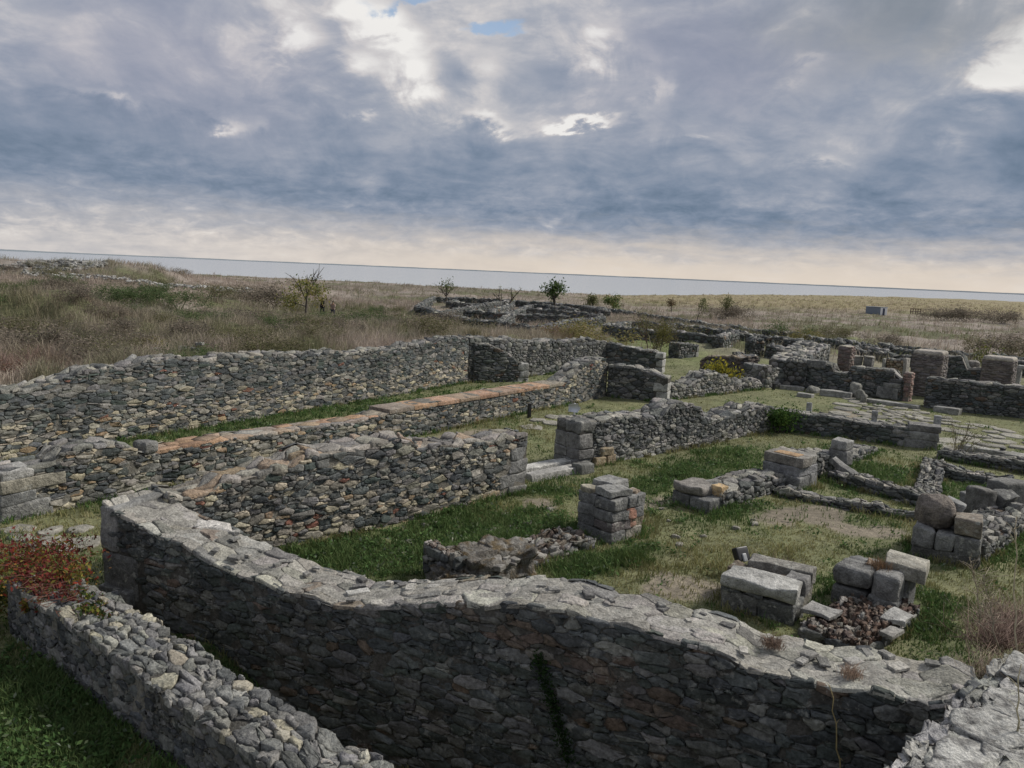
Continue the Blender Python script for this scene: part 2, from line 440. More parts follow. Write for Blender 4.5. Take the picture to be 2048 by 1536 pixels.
def wall(A, B, th, top, base=-.3, p=P_MIX, vlo=None, p2=None, rowh=.13, sw=.24, depth=(.025, .06), gap=.012,
         ptop=P_PALE, topsize=(.26, .30), topdepth=(.015, .05), topgap=.014, toptilt=.10, mortar=MORTAR_D, topmortar=None, ragged=.035,
         detail=1, farface=True, parent=None, loc=(0, 0, 0), mat=None, capmat=None, skip=None, skiptop=None, capname='wall_top',
         ends=(1, 1), topwide=.02, foot=True, rough=.006, topclip=None):
    A = np.array(A, float); B = np.array(B, float)
    L = np.linalg.norm(B - A); t = (B - A) / L; n = np.array([-t[1], t[0]])
    tu = np.array([q[0] for q in top], float); tz = np.array([q[1] for q in top], float)
    o = np.argsort(tu); tu = tu[o]; tz = tz[o]
    nk = max(3, int(L / .22)); ru = np.linspace(0, L, nk); rz = rng.normal(0, ragged, nk)
    zu = np.linspace(0, L, max(4, int(L / .06)))
    zz = np.interp(zu, tu, tz) + np.interp(zu, ru, rz)
    du = zu[1] - zu[0]; zl = zz.tolist(); nz = len(zl)
    def topf(u):
        x = u / du
        if x <= 0: return zl[0]
        if x >= nz - 1: return zl[-1]
        i = int(x); fr = x - i
        return zl[i] * (1 - fr) + zl[i + 1] * fr
    topv = lambda u: np.interp(u, zu, zz)
    if foot: footprint(A, t, n, L, th)
    mat = mat or STONE; capmat = capmat or CAP
    mb = MB()
    # mortar core (near face, far face, ends)
    nu = max(4, int(L / .15)); us = np.linspace(0, L, nu); zt = topv(us) - .035
    ins = .004
    def strip(off, fl):
        nv = 9; f = np.linspace(0, 1, nv)
        z = base + (zt[:, None] - base) * f[None, :]
        j = rng.normal(0, .008, (nu, nv)) + off
        x = A[0] + t[0] * us[:, None] + n[0] * j; y = A[1] + t[1] * us[:, None] + n[1] * j
        fc = grid_faces(nu, nv)
        mb.add(np.stack([x, y, z], -1).reshape(-1, 3), fc if fl else fc[:, ::-1], mortar)
    strip(ins, True); strip(th - ins, False)
    for u_, fl in ((0, False), (L, True)):
        zt_ = float(topv(np.array([u_]))[0]) - .035
        q = [A + t * (u_) + n * ins, A + t * u_ + n * (th - ins)]
        mb.add([(q[0][0], q[0][1], base), (q[1][0], q[1][1], base), (q[1][0], q[1][1], zt_), (q[0][0], q[0][1], zt_)], [(0, 1, 2, 3)], mortar)
    vmax = float(zz.max())
    def flt(cl): return [c for c in cl if not (skip and skip(c[0], c[1]))]
    cf = p if callable(p) else colfn(p, vlo, p2)
    cl = flt(cells(0, L, base, vmax, rowh, sw, topf))
    emit(mb, cl, lambda u, v, d: np.stack([A[0] + t[0] * u - n[0] * d, A[1] + t[1] * u - n[1] * d, v], -1), depth, cf, gap, detail=detail, rough=rough)
    if farface:
        k = 1.25
        cl = flt([c for c in cells(0, L, max(base, -.1), vmax, rowh * k, sw * k, topf)])
        emit(mb, [(c[0], c[1], c[2][::-1]) for c in cl], lambda u, v, d: np.stack([A[0] + t[0] * u + n[0] * (th + d), A[1] + t[1] * u + n[1] * (th + d), v], -1), depth, cf, gap, detail=detail, rough=rough)
    for e_, (u_, sg) in zip(ends, ((0, -1), (L, 1))):
        if not e_: continue
        zt_ = topf(u_)
        cl = [c for c in cells(0, th, base, zt_, rowh, sw * .85, None) if not (skip and skip(u_, c[1]))]
        if sg < 0: cl = [(c[0], c[1], c[2][::-1]) for c in cl]
        emit(mb, cl, lambda u, v, d: np.stack([A[0] + t[0] * (u_ + sg * d) + n[0] * u, A[1] + t[1] * (u_ + sg * d) + n[1] * u, v], -1), depth, cf, gap, detail=detail, rough=rough)
    ob = mb.build('masonry', mat, parent, loc)
    # top
    mc = MB()
    nv = max(4, int(th / .12)); ws = np.linspace(.0, th, nv)
    edge = np.minimum(np.arange(nv), np.arange(nv)[::-1]) > 0
    z = topv(us)[:, None] - .018 + rng.normal(0, .010, (nu, nv)) - (~edge)[None, :] * .02
    x = A[0] + t[0] * us[:, None] + n[0] * ws[None, :]; y = A[1] + t[1] * us[:, None] + n[1] * ws[None, :]
    mc.add(np.stack([x, y, z], -1).reshape(-1, 3), grid_faces(nu, nv)[:, ::-1] if False else grid_faces(nu, nv), topmortar or mortar)
    cl = cells(-topwide, L + topwide, -topwide, th + topwide, topsize[0], topsize[1], None, vary=.4)
    cl = [c for c in cl if not (skiptop and skiptop(c[0], c[1]))]
    emit(mc, cl, lambda u, v, d: np.stack([A[0] + t[0] * u + n[0] * v, A[1] + t[1] * u + n[1] * v, topv(np.clip(u, 0, L)) - .012 + d], -1),
         topdepth, colfn(ptop), topgap, tilt=toptilt, rough=rough, detail=detail)
    mc.build(capname, capmat, parent, loc)
    return A, B, t, n, L, topf

def px_top(pts, A, B): return [UZ(px, py, A, B) for (px, py) in pts]

def wall_thing(name, label, A, B, th, top, group=None, cat='wall', **kw):
    loc = (float(A[0]), float(A[1]), 0.0)
    e = empty(name, loc, label, cat, group)
    r = wall(A, B, th, top, parent=e, loc=loc, **kw)
    return e, r

# ---- dressed blocks
def block_mesh(mb, c, size, yaw=0.0, col=(.2, .2, .19), r=None, wob=.030, seed=None, tiltx=0.0, tilty=0.0, taper=0.0):
    hx, hy, hz = size[0] / 2, size[1] / 2, size[2] / 2
    r = r if r is not None else min(hx, hy, hz) * .22
    def lines(h):
        if h - r < h * .45: return np.linspace(-h, h, 8)
        return np.array([-h, -(h - r * .45), -(h - r), -h * .33, h * .33, h - r, h - r * .45, h])
    lx, ly, lz = lines(hx), lines(hy), lines(hz)
    V = []; Fc = []
    k = len(lx)
    for ax in range(3):
        for sg in (-1, 1):
            L_ = [lx, ly, lz]; a, b_ = [(1, 2), (2, 0), (0, 1)][ax]
            g1, g2 = np.meshgrid(L_[a], L_[b_], indexing='ij')
            p = np.zeros((k, k, 3)); p[..., a] = g1; p[..., b_] = g2; p[..., ax] = sg * [hx, hy, hz][ax]
            f = grid_faces(k, k, sum(len(v) for v in V))
            V.append(p.reshape(-1, 3)); Fc.append(f if sg > 0 else f[:, ::-1])
    V = np.concatenate(V); Fc = np.concatenate(Fc)
    hh = np.array([hx, hy, hz]); inner = np.clip(V, -(hh - r), hh - r)
    d = V - inner; ln = np.linalg.norm(d, axis=1, keepdims=True); V = inner + d / np.maximum(ln, 1e-9) * r
    sd = seed if seed is not None else random.randint(0, 9999)
    off = np.array([sd * 1.7, sd * .9, sd * 2.3])
    for kk in range(3):
        V[:, kk] += (noise3(V + off + kk * 31, 4.0, sd) - .5) * 2 * wob + (noise3(V + off + kk * 17, 11.0, sd) - .5) * wob
    if taper: V[:, :2] *= (1 - taper * (V[:, 2:3] / hz))
    cx, sx = math.cos(tiltx), math.sin(tiltx); cy, sy = math.cos(tilty), math.sin(tilty)
    V = V @ np.array([[1, 0, 0], [0, cx, -sx], [0, sx, cx]]).T @ np.array([[cy, 0, sy], [0, 1, 0], [-sy, 0, cy]]).T
    V = V @ _rz(yaw).T + np.asarray(c, float)
    mb.add(V, Fc, col)
def rock_mass(mb, c, size, yaw, cols, amp=.16, fr=3.0, seed=0, nu=40, nv=22, flat=.0, sq=.62):
    """one weathered boulder: a squashed dome broken up by noise; cols = patches of its own colours"""
    th = np.linspace(0, 2 * math.pi, nu, endpoint=False); ph = np.linspace(-.45 * math.pi, .5 * math.pi, nv)
    T_, P_ = np.meshgrid(th, ph, indexing='ij')
    d = np.stack([np.cos(P_) * np.cos(T_), np.cos(P_) * np.sin(T_), np.sin(P_)], -1)
    q = np.sign(d) * np.abs(d) ** sq
    if sq < .85: q /= np.maximum(np.abs(q).max(-1, keepdims=True) ** .5, .2)
    off = seed * 3.7
    k = 1 + amp * ((noise3(d + off, fr, seed) - .5) * 2 + (noise3(d + off, fr * 2.6, seed + 3) - .5) * 1.1 + (noise3(d + off, fr * 6, seed + 5) - .5) * .7)
    V = q * k[..., None] * np.array(size) / 2
    V[..., 2] = np.where(V[..., 2] > 0, V[..., 2] * (1 - flat * .4), V[..., 2])
    n1 = noise3(V + off, 7.0, seed + 7); n2 = noise3(V + off, 19.0, seed + 9); m = np.clip((n1 * .6 + n2 * .4 - .36) * 4, 0, 1)[..., None]
    m2 = np.clip((noise3(V + off, 12.0, seed + 11) - .58) * 6, 0, 1)[..., None]
    C = np.array(cols[0]) * (1 - m) + np.array(cols[1]) * m; C = C * (1 - m2) + np.array(cols[2]) * m2
    V = V.reshape(-1, 3) @ _rz(yaw).T + np.asarray(c, float)
    i = np.arange(nu)[:, None]; j = np.arange(nv - 1)[None, :]; i2 = (i + 1) % nu
    f = np.stack([(i * nv + j).ravel(), (i2 * nv + j).ravel(), (i2 * nv + j + 1).ravel(), (i * nv + j + 1).ravel()], 1)
    mb.add(V, f, C.reshape(-1, 3))
def jc(c, k=.12):
    f = 1 + random.uniform(-k, k); return (c[0] * f, c[1] * f, c[2] * f)
def add_blocks(parent, loc, items, name='stone_block', mat=None):
    """items: (centre, size, yaw, colour[, kw])"""
    for it in items:
        mb = MB(); kw = it[4] if len(it) > 4 else {}
        block_mesh(mb, it[0], it[1], it[2], it[3], **kw)
        mb.build(name, mat or BLOCK, parent, loc)

def tube(mb, pts, rad, col, sides=6):
    pts = [np.asarray(p, float) for p in pts]
    V = []
    for i, p in enumerate(pts):
        d = pts[min(i + 1, len(pts) - 1)] - pts[max(i - 1, 0)]; d = d / max(np.linalg.norm(d), 1e-9)
        a = np.cross(d, [0, 0, 1.0] if abs(d[2]) < .9 else [1.0, 0, 0]); a /= np.linalg.norm(a); b_ = np.cross(d, a)
        r = rad[i] if hasattr(rad, '__len__') else rad
        for k in range(sides):
            q = 2 * math.pi * k / sides; V.append(p + r * (math.cos(q) * a + math.sin(q) * b_))
    n = len(pts); Fc = []
    for i in range(n - 1):
        for k in range(sides):
            l = (k + 1) % sides; Fc.append((i * sides + k, i * sides + l, (i + 1) * sides + l, (i + 1) * sides + k))
    V.append(pts[0]); V.append(pts[-1]); c0 = n * sides
    mb.add(np.array(V), np.array(Fc), col)
    T = []
    for k in range(sides):
        l = (k + 1) % sides; T.append((l, k, c0)); T.append(((n - 1) * sides + k, (n - 1) * sides + l, c0 + 1))
    mb.F.append(np.array(T, np.int64) + mb.n - len(V))
def bar(mb, c, size, yaw, col, bev=.006):
    block_mesh(mb, c, size, yaw, col, r=bev, wob=0.0)

def leaves(mb, pos, size, col, up=.3, seed=0):
    """diamond leaves at pos (n,3)"""
    r = np.random.default_rng(seed); n = len(pos)
    d = r.normal(0, 1, (n, 3)); d[:, 2] = d[:, 2] * .6 + up; d /= np.linalg.norm(d, axis=1, keepdims=True)
    a = r.normal(0, 1, (n, 3)); a -= (a * d).sum(1, keepdims=True) * d; a /= np.linalg.norm(a, axis=1, keepdims=True)
    b_ = np.cross(d, a)
    s = (size * r.uniform(.6, 1.3, n))[:, None]
    V = np.stack([pos - a * s, pos + b_ * s * .45 + d * s * .12, pos + a * s, pos - b_ * s * .45 + d * s * .12], 1).reshape(-1, 3)
    f = np.arange(n)[:, None] * 4 + np.array([0, 1, 2, 3])[None, :]
    mb.add(V, f, np.repeat(col, 4, 0))
def colmix(r, n, cols, wts, jitter=.2):
    c = np.array(cols)[r.choice(len(cols), n, p=np.array(wts) / np.sum(wts))]
    return c * (1 + r.uniform(-jitter, jitter, (n, 1)))

# ------------------------------------------------------------------ the ground
A0 = np.array(G(0, 900)); A1 = np.array(G(930, 770)); tA = (A1 - A0) / np.linalg.norm(A1 - A0)
def shore(x, y):
    a = x / np.maximum(y, 1.0); return 235 + 420 * S(a, .08, .6)
def terrain(x, y):
    x = np.asarray(x, float); y = np.asarray(y, float)
    sd = -(x - A0[0]) * tA[1] + (y - A0[1]) * tA[0]
    zb = 1.45 * S(sd, .35, .9) * (1 - S(y, 38, 62) * S(x, -40, -22)) * (1 - S(x, 1, 7)) * (1 - S(y, 95, 150))
    a = x / np.maximum(y, 1.0)
    ys = shore(x, y)
    zs = -.7 + .75 * S(-a, -.08, .2) - 1.2 * S(a, .05, .4)
    z = zb + zs * S(y, 60, ys * .8)
    z = z + .95 * S(-x, 20, 42) * S(y, 30, 70) * (1 - S(y, 95, 150))
    z = z + 1.7 * np.exp(-(((x + 20.3) / 4.0) ** 2 + ((y - 33.5) / 2.6) ** 2))
    z = z + 1.45 * S(-x, 37.0, 42.5) * np.exp(-((y - 86) / 7) ** 2)
    z = z - (.35 * S(x, -6.2, -4.5) + .95 * S(x, -4.3, -2.2)) * S((10.9 - .4243 * (x + 6)) - y, -.55, -.02) * S((x + 6.5) * .61 + (y - 9.51) * .79, .1, .7)
    sdr = (x - 2.65) * .666 - (y - 3.95) * .746
    z = z + 1.45 * S(sdr, -.3, .1) * (1 - S(y, 7.6, 10.5)) * S(x, 1.0, 2.0)
    fieldw = S(sd, .8, 3) + S(y, 40, 60)
    fieldw = np.clip(fieldw, 0, 1)
    z = z + (fbm2(x, y, .35, 3) - .5) * (.10 + .95 * fieldw) + (fbm2(x, y, 2.2, 9, 2) - .5) * .05 + (fbm2(x, y, .9, 15, 2) - .5) * .55 * fieldw * (1 - S(y, 60, 110))
    z = z + (fbm2(x, y, .03, 21, 3) - .5) * .8 * S(y, 90, 200)
    z = z - 7 * S(y, ys, ys * 1.12)
    return z
def T(x, y): return float(terrain(np.array([x]), np.array([y]))[0])
def ell(x, y, c, rx, ry, rot=0.0):
    dx, dy = x - c[0], y - c[1]; cs, sn = math.cos(rot), math.sin(rot)
    u, v = dx * cs + dy * sn, -dx * sn + dy * cs
    return np.exp(-((u / rx) ** 2 + (v / ry) ** 2))
PG = lambda px, py: G(px, py, 0.0)
DIRT = [(PG(1380, 1180), 1.0, .7, .3), (PG(1620, 1030), 1.8, .6, .4), (PG(1730, 1060), 1.0, .5, .0), (PG(1320, 1000), .9, .4, .7), (PG(130, 1090), .8, .5, .2),
        (PG(1080, 1010), .5, .5, 0), (PG(690, 1110), .7, .4, .5), (PG(930, 870), 2.2, .5, .9), (PG(1700, 830), 2.0, 1.0, .9), (PG(1450, 1010), .9, .4, .3), (PG(1180, 900), .8, .5, .8)]
LUSH = [(PG(1420, 935), 3.4, 1.2, .8), (PG(1330, 960), 1.6, .8, .8), (PG(900, 1080), 3.0, 1.5, .7), (PG(700, 1100), 1.5, 1.0, .7), (PG(600, 830), 12, 1.4, .93), (PG(300, 850), 5, 1.2, .93),
        (PG(1870, 1230), 1.3, .9, .5), (PG(2010, 1060), 1.8, 1.6, .5), (PG(1750, 950), 2.2, 1.5, .6), (PG(1950, 985), 1.6, 1.0, .6), (PG(1230, 1120), 1.2, .5, .7), (PG(60, 1420), 3, 2, 0),
        (PG(1480, 1020), 1.0, .3, .6), (PG(1100, 985), .6, .4, .3), (PG(1700, 905), 1.5, .6, .6)]
def cover(x, y):
    """returns lush, dirt, field weights"""
    sd = -(x - A0[0]) * tA[1] + (y - A0[1]) * tA[0]
    field = np.clip(S(sd, .5, 1.5) + S(y, 40, 58), 0, 1)
    nz = fbm2(x, y, .9, 31)
    lush = np.zeros_like(x); dirt = np.zeros_like(x)
    for (c, rx, ry, ro) in LUSH: lush = np.maximum(lush, ell(x, y, c, rx, ry, ro))
    for (c, rx, ry, ro) in DIRT: dirt = np.maximum(dirt, ell(x, y, c, rx, ry, ro))
    lush = np.clip(S(lush + (nz - .5) * 1.4 + (fbm2(x, y, 3.5, 35, 3) - .5) * .9, .25, .75), 0, 1)
    dirt = np.clip(S(dirt + (fbm2(x, y, 1.6, 77) - .5) * 1.2, .45, .75), 0, 1) * (1 - lush * .8)
    sdr = (x - 2.65) * .666 - (y - 3.95) * .746
    bank = S(sdr, .0, .4) * (1 - S(y, 8, 10.5)) * S(x, 1, 2.2)
    return lush * (1 - field) * (1 - bank), dirt * (1 - field), np.maximum(field, bank)
def fieldcol(x, y):
    n1 = fbm2(x, y, .11, 51)[..., None]; n2 = fbm2(x, y, .045, 61)[..., None]; n3 = fbm2(x, y, .4, 71)[..., None]
    a = x / np.maximum(y, 1.0)
    c = np.array([.235, .20, .17]) * np.ones(x.shape + (3,))
    c = c * (1 - S(n1, .46, .60)) + np.array([.105, .108, .055]) * S(n1, .46, .60)
    c = c * (1 - .7 * S(n2, .52, .62)) + np.array([.15, .125, .10]) * .7 * S(n2, .52, .62)
    gold = (S(y, 110, 190) * S(a, .02, .16) * S(n3 + n1, .55, 1.0))[..., :1] if False else (S(y, 120, 210) * S(a, .03, .2))[..., None]
    c = c * (1 - gold * .7) + np.array([.245, .205, .10]) * gold * .7
    grn = (ell(x, y, (-27.0, 52.0), 9, 7))[..., None]
    c = c * (1 - grn * .8) + np.array([.055, .085, .035]) * grn * .8
    grn2 = (ell(x, y, (11.5, 62.0), 4, 16, -.15) + ell(x, y, (13.0, 46.0), 6, 6) + ell(x, y, (30., 70.), 6, 3) + .8 * ell(x, y, (22., 58.), 5, 4))[..., None]; grn2 = np.clip(grn2, 0, 1)
    c = c * (1 - grn2) + np.array([.13, .155, .055]) * grn2
    rock = (ell(x, y, (-52., 86.), 7.5, 4) * S(n3[..., 0], .42, .55))[..., None]
    return c * (1 - rock * .5) + np.array([.27, .26, .24]) * rock * .5
def groundcol(x, y):
    lush, dirt, field = cover(x, y)
    n = fbm2(x, y, 1.3, 41)[..., None]
    c = np.array([.175, .168, .092]) * (1 - n) + np.array([.112, .128, .057]) * n
    c = c * (1 - lush[..., None]) + np.array([.098, .118, .048]) * lush[..., None]
    c = c * (1 - dirt[..., None]) + np.array([.195, .168, .128]) * dirt[..., None]
    return c * (1 - field[..., None]) + fieldcol(x, y) * field[..., None]
azs = np.linspace(-1.35, 1.35, 620)
rs = np.concatenate([[.0, 1.0, 2.0], np.geomspace(3.0, 45, 300), np.geomspace(45.5, 1300, 190)])
ga, gr = np.meshgrid(azs, rs, indexing='ij')
gx, gy = gr * np.sin(ga), gr * np.cos(ga)
gz = terrain(gx, gy)
mb = MB(); mb.add(np.stack([gx, gy, gz], -1).reshape(-1, 3), grid_faces(len(azs), len(rs))[:, ::-1], groundcol(gx, gy).reshape(-1, 3))
tag(mb.build('ground', GROUND, smooth=True), kind='structure')

# water and the far bank
wm = bpy.data.materials.new('lake_water'); wm.use_nodes = True
q = NT(wm.node_tree); bs = wm.node_tree.nodes['Principled BSDF']
bs.inputs['Base Color'].default_value = (.43, .45, .46, 1); bs.inputs['Roughness'].default_value = .16; bs.inputs['Specular IOR Level'].default_value = .5
geo = q.n('ShaderNodeNewGeometry').outputs['Position']
mp = q.n('ShaderNodeMapping'); mp.inputs['Scale'].default_value = (.25, .9, 1); q.put(mp.inputs[0], geo)
bn = q.n('ShaderNodeBump'); bn.inputs['Strength'].default_value = .12; bn.inputs['Distance'].default_value = .06
q.put(bn.inputs['Height'], q.noise(mp.outputs[0], .9, 4, .6)); q.put(bs.inputs['Normal'], bn.outputs[0])
ra = np.linspace(-1.5, 1.5, 60); rr = np.geomspace(150, 7000, 40)
a_, r_ = np.meshgrid(ra, rr, indexing='ij')
mb = MB(); mb.add(np.stack([r_ * np.sin(a_), r_ * np.cos(a_), np.full_like(a_, -2.6)], -1).reshape(-1, 3), grid_faces(60, 40)[:, ::-1], (.2, .2, .2))
tag(mb.build('lake', wm), kind='structure')
ra = np.linspace(-1.4, 1.4, 900)
hh = 4.0 + 3.5 * fbm2(ra * 60, ra * 0, 1.0, 5) + 5 * S(-ra, .5, .62) * fbm2(ra * 200, ra * 0, 1.0, 8)
prof = [(6000, -3.0 + 0 * hh), (6010, hh * .9), (6080, hh), (6600, hh * .4)]
V = np.stack([np.stack([r * np.sin(ra), r * np.cos(ra), z], -1) for r, z in prof], 1)
mb = MB(); mb.add(V.reshape(-1, 3), grid_faces(900, 4), (.21, .24, .265))
tag(mb.build('far_shore', GROUND), kind='structure')
# ------------------------------------------------------------------ the ruins
def W2(p): return np.array(p, float)
# near wall running down the left corner, loose stones on its top
wall_thing('stone_wall', 'low grey rubble wall with loose angular stones along its top under the red creeper', (-6.5, 9.51), (-.35, 4.77), .66,
           [(0, .70), (1.2, .74), (2.5, .76), (4, .74), (7.8, .72)], base=-.9, p=pal((3,(.075,.08,.082)),(3,(.11,.113,.112)),(2,(.15,.15,.145)),(1,(.2,.195,.185))), rowh=.10, sw=.19, depth=(.0, .022), gap=.010, mortar=MORTAR,
           ptop=P_LOOSE, detail=2, topsize=(.105, .19), topdepth=(.008, .055), topgap=.008, toptilt=.15, rough=.006, farface=False, topmortar=(.10, .095, .085), capname='loose_stones', topwide=.03)

# big front wall
def front_cols(u, v):
    band = 1.06 - (u - 6.1) * .27
    if 6.0 < u < 8.9 and abs(v - band) < .17: return colfn(P_BROWN)(u, v)
    if 6.3 < u < 10.5 and abs(v - (band - .48)) < .10 and random.random() < .35: return colfn(P_BROWN)(u, v)
    return colfn(P_DARK)(u, v)
FA, FB = np.array([-6.0055, 10.929]), np.array([4.45, 6.49])
ftop = [(0, 1.34), (.6, 1.22), (1.22, 1.05), (2.18, .90), (3.06, .75), (3.84, .68), (4.17, .70), (4.75, .78), (5.32, .90), (6.19, 1.13), (6.6, 1.25), (7.2, 1.30), (8.2, 1.26), (9.29, 1.18), (10.07, 1.15), (11.4, 1.24)]
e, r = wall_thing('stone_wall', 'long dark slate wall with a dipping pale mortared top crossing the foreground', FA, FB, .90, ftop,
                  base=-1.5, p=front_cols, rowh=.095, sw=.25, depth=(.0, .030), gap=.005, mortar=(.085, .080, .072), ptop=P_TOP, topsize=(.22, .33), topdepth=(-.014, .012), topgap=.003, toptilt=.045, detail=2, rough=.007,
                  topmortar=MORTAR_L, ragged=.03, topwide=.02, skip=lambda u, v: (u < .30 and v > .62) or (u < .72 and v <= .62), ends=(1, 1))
ft, fn = r[2], r[3]; fy = math.atan2(ft[1], ft[0])
fl = (FA[0], FA[1], 0)
def along(A, t, n, u, wv, z): return (A[0] + t[0] * u + n[0] * wv, A[1] + t[1] * u + n[1] * wv, z)
add_blocks(e, fl, [(along(FA, ft, fn, .14, .45, .985), (.34, .96, .66), fy, (.20, .198, .19)), (along(FA, ft, fn, .34, .45, .28), (.74, .95, .70), fy, (.125, .125, .122)),
                   (along(FA, ft, fn, .32, -.02, -.02), (.62, .24, .30), fy, (.13, .13, .125)), (along(FA, ft, fn, .1, .45, -.25), (.6, 1.0, .3), fy, (.14, .14, .13))], 'corner_block')
mb = MB()
for k in range(46):
    u = random.uniform(.6, 11.0); wv = random.uniform(.05, .85)
    if fn is None: continue
    z = float(np.interp(u, [q[0] for q in ftop], [q[1] for q in ftop]))
    s = random.uniform(.05, .13)
    block_mesh(mb, along(FA, ft, fn, u, wv, z + .012), (s * 1.5, s, random.uniform(.02, .05)), random.uniform(0, 3), jc(random.choice([(.3, .29, .27), (.22, .215, .2), (.42, .40, .36), (.16, .155, .15)])), wob=.012)
block_mesh(mb, along(FA, ft, fn, 4.25, .42, .70), (.30, .13, .03), .5, (.50, .49, .46), wob=.012)
mb.build('loose_stones', CAP, e, fl)

# pitted wall at the right bottom corner
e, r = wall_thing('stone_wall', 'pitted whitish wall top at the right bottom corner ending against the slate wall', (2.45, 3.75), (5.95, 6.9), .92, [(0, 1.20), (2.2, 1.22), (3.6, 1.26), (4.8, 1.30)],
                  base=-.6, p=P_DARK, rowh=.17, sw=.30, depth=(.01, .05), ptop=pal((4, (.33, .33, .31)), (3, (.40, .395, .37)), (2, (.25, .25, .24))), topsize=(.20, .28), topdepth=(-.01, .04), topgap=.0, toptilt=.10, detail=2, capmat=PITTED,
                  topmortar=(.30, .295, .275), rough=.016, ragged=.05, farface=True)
PC = [(.36, .355, .335), (.42, .415, .39), (.20, .195, .185)]
for i, (x_, y_, z_, sx, sy, sz, yw_) in enumerate([(3.12, 4.55, 1.25, .75, .5, .34, .7), (3.62, 5.02, 1.22, .62, .45, .26, .5), (3.25, 5.12, 1.2, .7, .6, .24, .3), (3.85, 5.65, 1.2, .8, .6, .26, .9), (4.3, 6.15, 1.22, .7, .55, .24, .6), (4.62, 6.5, 1.24, .55, .35, .22, .9), (5.15, 7.12, 1.28, .6, .26, .22, .75), (4.75, 6.1, 1.2, .5, .5, .24, .2), (2.75, 4.55, 1.18, .6, .6, .28, .1), (4.15, 5.6, 1.2, .5, .45, .26, 1.2)]):
    mb = MB(); rock_mass(mb, (x_, y_, z_), (sx, sy, sz), yw_, [jc(c_, .08) for c_ in PC], amp=.20, fr=2.6, seed=i + 3, flat=.5); mb.build('stone_block', PITTED, e, (2.45, 3.75, 0))

# wall of the near room, mixed stones, with doorway jamb
RA, RB = np.array([-5.25, 11.45]), np.array([.40, 17.02])
tp = px_top([(345, 993), (389, 984), (514, 950), (560, 932), (600, 917), (700, 897), (752, 889), (783, 885), (787, 877), (828, 880), (834, 897), (880, 890), (940, 882), (985, 876), (1047, 868)], RA, RB)
e, r = wall_thing('stone_wall', 'rubble wall of mixed dark and cream stones ending in pale jamb blocks left of the doorway', RA, RB, .75, tp, base=-.3, p=P_MIX, vlo=.5, p2=P_WARM, rowh=.090, sw=.21, detail=2,
                  depth=(.003, .030), gap=.007, mortar=(.18, .166, .14), ptop=pal((3, (.24, .225, .20)), (3, (.30, .28, .245)), (2, (.17, .165, .155)), (1.5, (.30, .23, .165))), topsize=(.25, .34), topdepth=(.0, .045), toptilt=.10, topmortar=(.25, .225, .19),
                  ragged=.04, skip=lambda u, v: u > 7.40 and v < 1.1 or (u > 7.1 and v < .55))
rl = (RA[0], RA[1], 0); ry = math.atan2(r[2][1], r[2][0]); rL = r[4]
add_blocks(e, rl, [(along(RA, r[2], r[3], rL - .24, .375, .955), (.52, .78, .30), ry, (.21, .21, .205)), (along(RA, r[2], r[3], rL - .27, .375, .655), (.56, .80, .30), ry, (.235, .232, .225)),
                   (along(RA, r[2], r[3], rL - .42, .375, .355), (.86, .78, .30), ry, (.22, .217, .208)), (along(RA, r[2], r[3], rL - .28, .375, .06), (.58, .80, .28), ry, (.20, .195, .18)),
                   (along(RA, r[2], r[3], rL - 1.1, .30, .10), (.55, .64, .22), ry, (.27, .215, .14))], 'corner_block')
FOOT.append((RA[0], RA[1], r[2][0], r[2][1], r[3][0], r[3][1], rL, .8, .03))

# same line beyond the doorway
QA, QB = np.array([1.80, 19.25]), np.array([9.13, 25.78])
tp = px_top([(1156, 846), (1200, 842), (1231, 838), (1290, 834), (1322, 831), (1340, 817), (1355, 806), (1376, 806), (1402, 813), (1413, 842), (1440, 838), (1470, 826), (1498, 817), (1540, 811), (1562, 822)], QA, QB)
e, r = wall_thing('stone_wall', 'grey rubble wall with a humped top and ashlar jamb right of the doorway', QA, QB, .85, tp, base=-.3, p=P_GREY, vlo=.35, p2=P_PALE, rowh=.100, sw=.20, depth=(.008, .042), gap=.009,
                  mortar=(.07, .066, .06), ptop=P_PALE, topsize=(.24, .30), topdepth=(.0, .05), ragged=.035, skip=lambda u, v: u < .50)
qy = math.atan2(r[2][1], r[2][0]); t_, n_ = r[2], r[3]; ql = (QA[0], QA[1], 0)
z1 = float(tp[0][1])
add_blocks(e, ql, [(along(QA, t_, n_, .20, .20, .13), (.52, .48, .30), qy, (.15, .15, .145)), (along(QA, t_, n_, .22, .66, .13), (.50, .44, .30), qy, (.17, .168, .16)),
                   (along(QA, t_, n_, .24, .18, .40), (.56, .46, .26), qy, (.175, .17, .165)), (along(QA, t_, n_, .18, .64, .40), (.44, .48, .26), qy, (.19, .185, .175)),
                   (along(QA, t_, n_, .22, .21, .73), (.54, .50, .40), qy, (.185, .18, .172)), (along(QA, t_, n_, .18, .68, .73), (.44, .42, .40), qy, (.205, .20, .19)),
                   (along(QA, t_, n_, .26, .24, z1 - .14), (.62, .56, .28), qy, (.16, .158, .15), dict(wob=.04, r=.07)), (along(QA, t_, n_, .2, .70, z1 - .15), (.42, .36, .26), qy, (.15, .145, .14), dict(wob=.04, r=.07)),
                   (along(QA, t_, n_, .75, .0, .14), (.42, .2, .24), qy, (.27, .215, .14)), (along(QA, t_, n_, 1.02, .0, .38), (.46, .2, .2), qy, (.27, .22, .15)), (along(QA, t_, n_, 1.2, .0, .15), (.34, .2, .22), qy, (.24, .19, .13))], 'corner_block')
